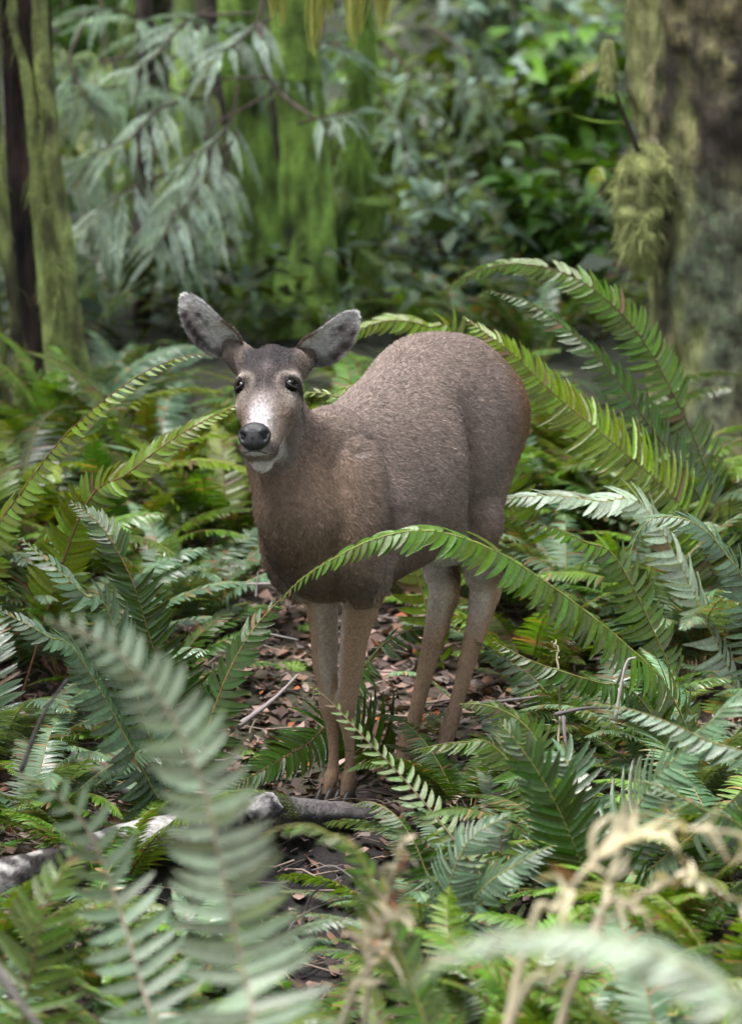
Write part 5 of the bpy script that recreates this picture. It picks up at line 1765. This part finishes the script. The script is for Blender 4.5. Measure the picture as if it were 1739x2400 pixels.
extra(t, [(1110, 2110, 7.9), (1220, 2020, 7.85), (1300, 1980, 7.85)], 22, .085, (0, -.5, .8), 'blue', 18)
t = hero([(1400, 2120, 7.95), (1350, 1990, 7.9), (1285, 1850, 7.88), (1215, 1745, 7.88), (1170, 1690, 7.9)], "deep green glossy fern with scalloped leaflets, largest one right of the doe's hooves", 26, .125, (-.4, -.75, .55), 'deep', 19, droop=.12, wid=.95, t0=.03)
t = hero([(1500, 1880, 8.1), (1600, 1760, 8.05), (1690, 1670, 8.0), (1800, 1570, 8.0)], "wide bluish fern frond slanting up to the right edge", 30, .135, (0, -.45, .9), 'blue', 20, droop=.1, t0=.03)
extra(t, [(1760, 1830, 7.9), (1640, 1730, 7.85), (1500, 1670, 7.85), (1370, 1645, 7.9)], 36, .085, (.2, -.5, .8), 'blue', 21, droop=.4)
extra(t, [(1330, 1790, 8.2), (1180, 1840, 8.25)], 22, .11, (0, -.4, .9), 'blue', 29, droop=.1)
t = hero([(1760, 1960, 7.75), (1650, 1900, 7.7), (1560, 1850, 7.7), (1480, 1825, 7.7)], "short fern frond with a pale stalk above the bleached frond", 26, .085, (0, -.5, .85), 'deep', 22, droop=.35, t0=.03)
t = hero([(790, 1700, 9.25), (720, 1745, 9.15), (640, 1790, 9.05), (540, 1850, 8.95)], "low fern fanned out on the ground left of the front hooves", 30, .11, (0, -.95, .25), 'deep', 23, droop=-.05, rach=RBRN * 1.6, t0=.02)
t = hero([(1070, 1975, 8.35), (950, 1830, 8.45), (840, 1715, 8.5), (770, 1640, 8.55), (700, 1590, 8.6)], "sparse fern stalk with small leaflets leaning across the front hooves", 20, .055, (-.3, -.6, .7), 'green', 24, droop=.1, rach=RACH * .7, t0=.03, wid=.5)
t = hero([(1015, 2070, 8.3), (975, 1985, 8.3), (930, 1915, 8.32), (870, 1880, 8.35), (820, 1890, 8.35)], "small dark fern with curled leaflets at the end of the log", 30, .075, (.3, -.5, .8), 'deep', 25, droop=.45, rach=RACH, t0=.05)
t = hero([(1360, 1730, 9.3), (1260, 1600, 9.35), (1170, 1535, 9.4), (1110, 1500, 9.4)], "shaded fern with a pale stalk behind the doe's left hind leg", 28, .09, (0, -.5, .85), 'deep', 26, droop=.5, t0=.12)
t = hero([(850, 1570, 9.5), (900, 1510, 9.45), (960, 1478, 9.45), (1040, 1475, 9.45)], "shaded fern frond between the front and hind legs", 28, .095, (0, -.5, .85), 'deep', 27, droop=.5, rach=RBRN * 1.4, t0=.03)
t = hero([(1290, 1800, 8.6), (1230, 1700, 8.6), (1150, 1655, 8.6), (1070, 1650, 8.62)], "fern arching in front of the doe's hind hooves", 34, .085, (0, -.55, .8), 'green', 28, droop=.45, t0=.05)
extra(t, [(1180, 1770, 8.6), (1080, 1740, 8.6), (960, 1760, 8.62)], 30, .08, (0, -.5, .8), 'green', 30, droop=.35)
# near, out of focus
t = hero([(600, 2480, 5.45), (575, 2300, 5.5), (530, 2080, 5.5), (480, 1860, 5.5), (410, 1690, 5.5), (310, 1560, 5.5), (210, 1490, 5.5), (110, 1455, 5.5)], "large pale out of focus fern frond rising from the bottom edge at left", 38, .138, (-.2, -.75, .6), 'pale', 40, rach=DRY * .8, r0=.0042, droop=.05, t0=.02, wid=.78, angle=(98, 78), dry=0)
t = hero([(375, 2480, 6.1), (330, 2300, 6.15), (280, 2130, 6.2), (215, 1960, 6.2), (140, 1870, 6.2), (20, 1800, 6.2)], "second out of focus fern with a yellow green tip in the bottom left", 20, .120, (-.2, -.75, .6), 'silver', 41, rach=DRY * .7, r0=.004, droop=.1, t0=.02, wid=.58, angle=(94, 72), dry=0)
t = hero([(40, 2480, 6.4), (70, 2300, 6.4), (110, 2120, 6.4), (190, 1960, 6.45)], "upright dark stalked fern with long spaced leaflets in the bottom left corner", 17, .12, (0, -.9, .35), 'green', 42, rach=RBRN, droop=.15, t0=.02, wid=.6)
t = hero([(1900, 2470, 4.4), (1720, 2330, 4.4), (1560, 2240, 4.4), (1380, 2195, 4.4), (1200, 2192, 4.4), (1050, 2235, 4.4), (920, 2340, 4.4)], "very near pale blurred fern frond arching over the bottom right", 50, .110, (0, -.35, .9), 'pale', 43, rach=RACH * 1.3, droop=.2, t0=.02, wid=1.0)
t = hero([(880, 2080, 6.5), (760, 1950, 6.5), (660, 1940, 6.5), (560, 1990, 6.5)], "soft green fern frond arching across the end of the log", 30, .07, (0, -.5, .85), 'green', 44, droop=.25, t0=.02)


# ---- dead and bleached fronds
def dead_fern(rows, label, n, lm, normal, seed, tone=DRY, r0=.005):
    p, g = drop_to_ground(rows)
    rng = np.random.default_rng(seed)
    t = empty("dead_frond", tuple(g), 0, label, "dead fern", "bleached dead fern fronds")
    q = cspline(p - g, 40); T = nrm(np.gradient(q, axis=0))
    v, f = tube(q + rng.normal(0, .0015, q.shape), np.linspace(r0, r0 * .3, 40), 7)
    link("stalk", mesh("stalk", v, f, mat=DEADM, col=np.tile(tone * .8, (len(v), 1)) * rng.uniform(.8, 1.15, (len(v), 1))), t)
    A = Acc()
    for k in range(n * 2):
        f_ = .30 + .70 * (k + rng.uniform(0, 1)) / (n * 2)
        i = min(38, int(f_ * 39)); sg = 1 if k % 2 else -1
        nn = nrm(np.asarray(normal, float) + rng.normal(0, .4, 3))
        d = nrm(np.cross(T[i], nn) * sg * .8 + T[i] * rng.uniform(.2, .9) + rng.normal(0, .25, 3))
        L = lm * rng.uniform(.35, 1.1) * (1.1 - .7 * f_); w0 = rng.uniform(.0022, .0050) * (lm / .1)
        c = q[i].copy(); m = 10; st = L / m; wv = nrm(np.cross(d, nn)); curl = rng.normal(0, .16, 3); tw = rng.uniform(-.35, .35)
        L_, R_ = [], []
        for a in range(m + 1):
            ww = w0 * (1 - (a / m) ** 2) + .0004
            L_.append(c - wv * ww); R_.append(c + wv * ww + nn * ww * .6)
            c = c + d * st; d = nrm(d + curl + np.array([0, 0, -.06])); nn = nrm(nn + tw * wv); wv = nrm(np.cross(d, nn))
        V = np.array(L_ + R_); F = [[a, a + 1, m + 2 + a, m + 1 + a] for a in range(m)]
        A.add(V, F, tone * rng.uniform(.65, 1.2) if rng.random() > .12 else np.array([.18, .10, .05]))
    o = link("withered_leaves", A.build("withered_leaves", [DEADM]), t); o['kind'] = 'stuff' 

dead_fern([(1230, 2230, 5.6), (1300, 2130, 5.6), (1400, 2010, 5.6), (1500, 1960, 5.6), (1620, 1945, 5.6), (1760, 1960, 5.6)], "bleached curled dead frond reaching to the right edge above the blurred fern", 12, .16, (0, -.6, .7), 61, DRY * 1.15, .007)
dead_fern([(1380, 2210, 5.8), (1480, 2120, 5.8), (1600, 2060, 5.8), (1760, 2130, 5.8)], "lower bleached dead stalk near the right edge", 9, .14, (0, -.6, .7), 62, DRY, .007)
dead_fern([(860, 2330, 6.3), (890, 2200, 6.3), (915, 2080, 6.3), (950, 1960, 6.3)], "upright bleached frond standing in the bottom middle", 18, .10, (0, -.9, .3), 63, DRY * .9, .005)
dead_fern([(800, 2420, 6.0), (850, 2290, 6.0), (880, 2180, 6.0), (960, 2120, 6.0)], "dry stalk with brown curls leaning in the bottom middle", 12, .09, (0, -.9, .3), 64, DRY * .75, .006)
dead_fern([(1200, 2400, 5.4), (1290, 2300, 5.4), (1370, 2200, 5.4), (1480, 2110, 5.4)], "thick dry stalk slanting up in the bottom right", 8, .06, (0, -.6, .7), 65, DRY * .8, .007)
dead_fern([(1310, 2380, 8.6), (1310, 1600, 8.95), (1292, 1500, 9.0)], "pale dead stalk standing among the ferns right of the hind legs", 6, .03, (0, -.6, .7), 66, DRY * .8, .004)


# ------------------------------------------------------------------ log, bank twigs, sticks
def log():
    rows = [(-120, 2112, 8.25), (20, 2062, 8.32), (150, 2026, 8.42), (300, 1975, 8.52), (430, 1945, 8.62), (540, 1920, 8.70), (600, 1902, 8.74), (650, 1905, 8.78), (720, 1912, 8.84), (800, 1915, 8.92), (866, 1920, 8.98)]
    rad = np.array([44, 44, 42, 46, 44, 40, 46, 42, 38, 36, 28]) / 1080
    path = PP(rows); mid = path[5]
    t = empty("fallen_log", (mid[0], mid[1], float(terrain(mid[0], mid[1]))), 0, "fallen pale lichened log with a black charred end at the doe's front hooves", "log")
    q = path - np.array(t.location)
    co, F, th, hf, n1, n2 = trunk(q, rad, 40, 240, .15, .05, 7, 3.0)
    xw = co[:, 0] + t.location[0]; pxw = 869.5 + xw * 1080 * 9 / 8.7
    c = np.zeros((len(co), 3)); c[:] = (.42, .41, .41)
    n5 = fnoise(co, 38, 2.0)
    k = np.clip(sstep(.0, .25, n2 + .55 * n5) , 0, 1)[:, None]; c = c * (1 - k) + np.array([.060, .052, .055]) * k
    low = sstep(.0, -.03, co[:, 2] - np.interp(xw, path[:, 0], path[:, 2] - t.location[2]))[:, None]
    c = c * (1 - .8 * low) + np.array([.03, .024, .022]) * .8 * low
    dk = (sstep(560, 640, pxw + 120 * n2))[:, None]
    c = c * (1 - dk) + (np.array([.028, .025, .028]) * (1 + n5[:, None])) * dk
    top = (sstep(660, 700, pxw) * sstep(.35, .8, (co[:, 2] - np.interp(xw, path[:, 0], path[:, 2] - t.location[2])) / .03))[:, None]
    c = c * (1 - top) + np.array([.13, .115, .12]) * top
    m = mat_bark("log_bark", (1, 1, 1), 1.0, .02)
    F2 = np.array(F); ends = []
    v = np.vstack([co, co[:40].mean(0), co[-40:].mean(0)]); F3 = F2.tolist()
    for j in range(40):
        F3.append([len(co), (j + 1) % 40, j]); F3.append([len(co) + 1, len(co) - 40 + j, len(co) - 40 + (j + 1) % 40])
    c = np.vstack([c, [[.04, .03, .03]], [[.03, .03, .03]]])
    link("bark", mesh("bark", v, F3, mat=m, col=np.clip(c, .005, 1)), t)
    # knot
    kc = P(612, 1893, 8.70) - np.array(t.location)
    v, f = ellipsoid(kc, np.eye(3), (.050, .042, .034), 24)
    v = v + (fnoise(v, 30, 5)[:, None] * .012)
    kc2 = np.where((fnoise(v, 45, 8) > 0)[:, None], (.33, .32, .33), (.03, .027, .03))
    link("knot", mesh("knot", v, f, mat=m, col=kc2), t)
    fz = (co[:, 2] > np.interp(xw, path[:, 0], path[:, 2] - t.location[2])).astype(float) * (sstep(.1, .3, n1))
    fuzz("log_moss", co, F, np.array([.10, .13, .03]), 2500, .010, t, 44, .3, .0009, fz + .001)


log()


def stick(rows, r, col, label, name="stick"):
    p = PP(rows); g = p[0]
    t = props(link(name, None) if False else None, None) if False else None
    v, f = tube(cspline(p - g, 14), np.linspace(r, r * .4, 14) * (1 + .15 * np.sin(np.arange(14) * 2.3)), 7)
    o = link(name, mesh(name, v, f, mat=TWIGM, col=np.tile(col, (len(v), 1))), None, tuple(g))
    props(o, label, "stick", "fallen sticks")


GREY = np.array([.22, .19, .19])
stick([(170, 1770, 8.95), (260, 1830, 8.9), (330, 1880, 8.8), (400, 1900, 8.75)], .012, GREY * .8, "curved grey stick half hidden behind the big blurred frond")
stick([(560, 1700, 9.35), (640, 1640, 9.45), (700, 1580, 9.5)], .007, GREY * 1.2, "pale stick lying on rust leaves left of the doe's legs")
stick([(480, 1790, 8.95), (560, 1775, 8.95)], .010, GREY * 1.7, "short white stick beside the low fanned fern")
stick([(430, 1400, 10.2), (540, 1372, 10.2), (640, 1368, 10.2)], .006, GREY * 1.5, "white branch on the ground behind the doe's chest")
stick([(600, 1400, 10.0), (605, 1340, 10.0)], .003, GREY * 1.2, "short forked white twig behind the doe's forelegs")
stick([(1300, 1675, 8.9), (1370, 1660, 8.85), (1440, 1660, 8.8)], .005, GREY * .5, "dark curved root among the ferns at right")
stick([(1320, 1680, 8.85), (1325, 1740, 8.8), (1340, 1790, 8.75)], .005, GREY * .5, "dark root bending down beside the deep green fern")
stick([(1440, 1690, 8.6), (1465, 1560, 8.6), (1490, 1540, 8.6)], .004, GREY * 1.3, "thin pale upright twig at middle right")
stick([(1120, 1650, 9.3), (1200, 1640, 9.3), (1280, 1630, 9.3)], .005, GREY, "grey twig lying behind the doe's hind hooves")
stick([(50, 1810, 7.4), (100, 1680, 7.4), (160, 1590, 7.4)], .005, GREY * .2, "thin black twig rising in front of the left ferns")
stick([(660, 2230, 8.1), (690, 2160, 8.15), (760, 2120, 8.2), (850, 2100, 8.2)], .003, GREY * .4, "fine dark rootlet low on the black soil bank")
stick([(830, 2060, 8.3), (780, 2030, 8.3), (730, 2040, 8.3)], .003, GREY * .8, "pale broken twig near the top of the black soil bank")
stick([(700, 2200, 8.2), (730, 2100, 8.2), (800, 2055, 8.2)], .004, GREY * .5, "thin dark rootlet curving over the black soil bank")
stick([(-30, 2240, 5.6), (40, 2340, 5.6), (110, 2430, 5.6)], .008, GREY * .9, "blurred grey stick crossing the bottom left corner")
stick([(600, 1480, 9.9), (700, 1500, 9.9)], .004, GREY * 1.0, "thin twig lying just behind the doe's right foreleg")


# cut-edge tufts of moss on the floor
def moss_patch(px, Y, r, label, seed, col=MOSSG):
    x = X_at(px, Y); z = float(terrain(x, Y))
    v, f = ellipsoid((0, 0, 0), np.eye(3), (r, r * .8, r * .35), 24)
    v = v + fnoise(v, 25, seed)[:, None] * r * .25
    t = empty("moss_cushion", (x, Y, z), 0, label, "moss", "moss cushions on the forest floor")
    link("cushion", mesh("cushion", v, f, mat=MOSSM, col=np.tile(col * .8, (len(v), 1))), t)
    q = np.array([k for k in f if len(k) == 4]); fuzz("moss_tips", v, q, col, 1500, .012, t, seed, .1, .0009)


moss_patch(690, 10.0, .05, "round moss cushion on the litter between fern and foreleg", 1)
moss_patch(585, 9.35, .045, "moss cushion beside rust coloured leaves", 2)
moss_patch(740, 10.3, .05, "moss cushion farther back left of the forelegs", 3)
moss_patch(545, 9.75, .04, "small moss cushion near the pale stick", 4, MOSSY)
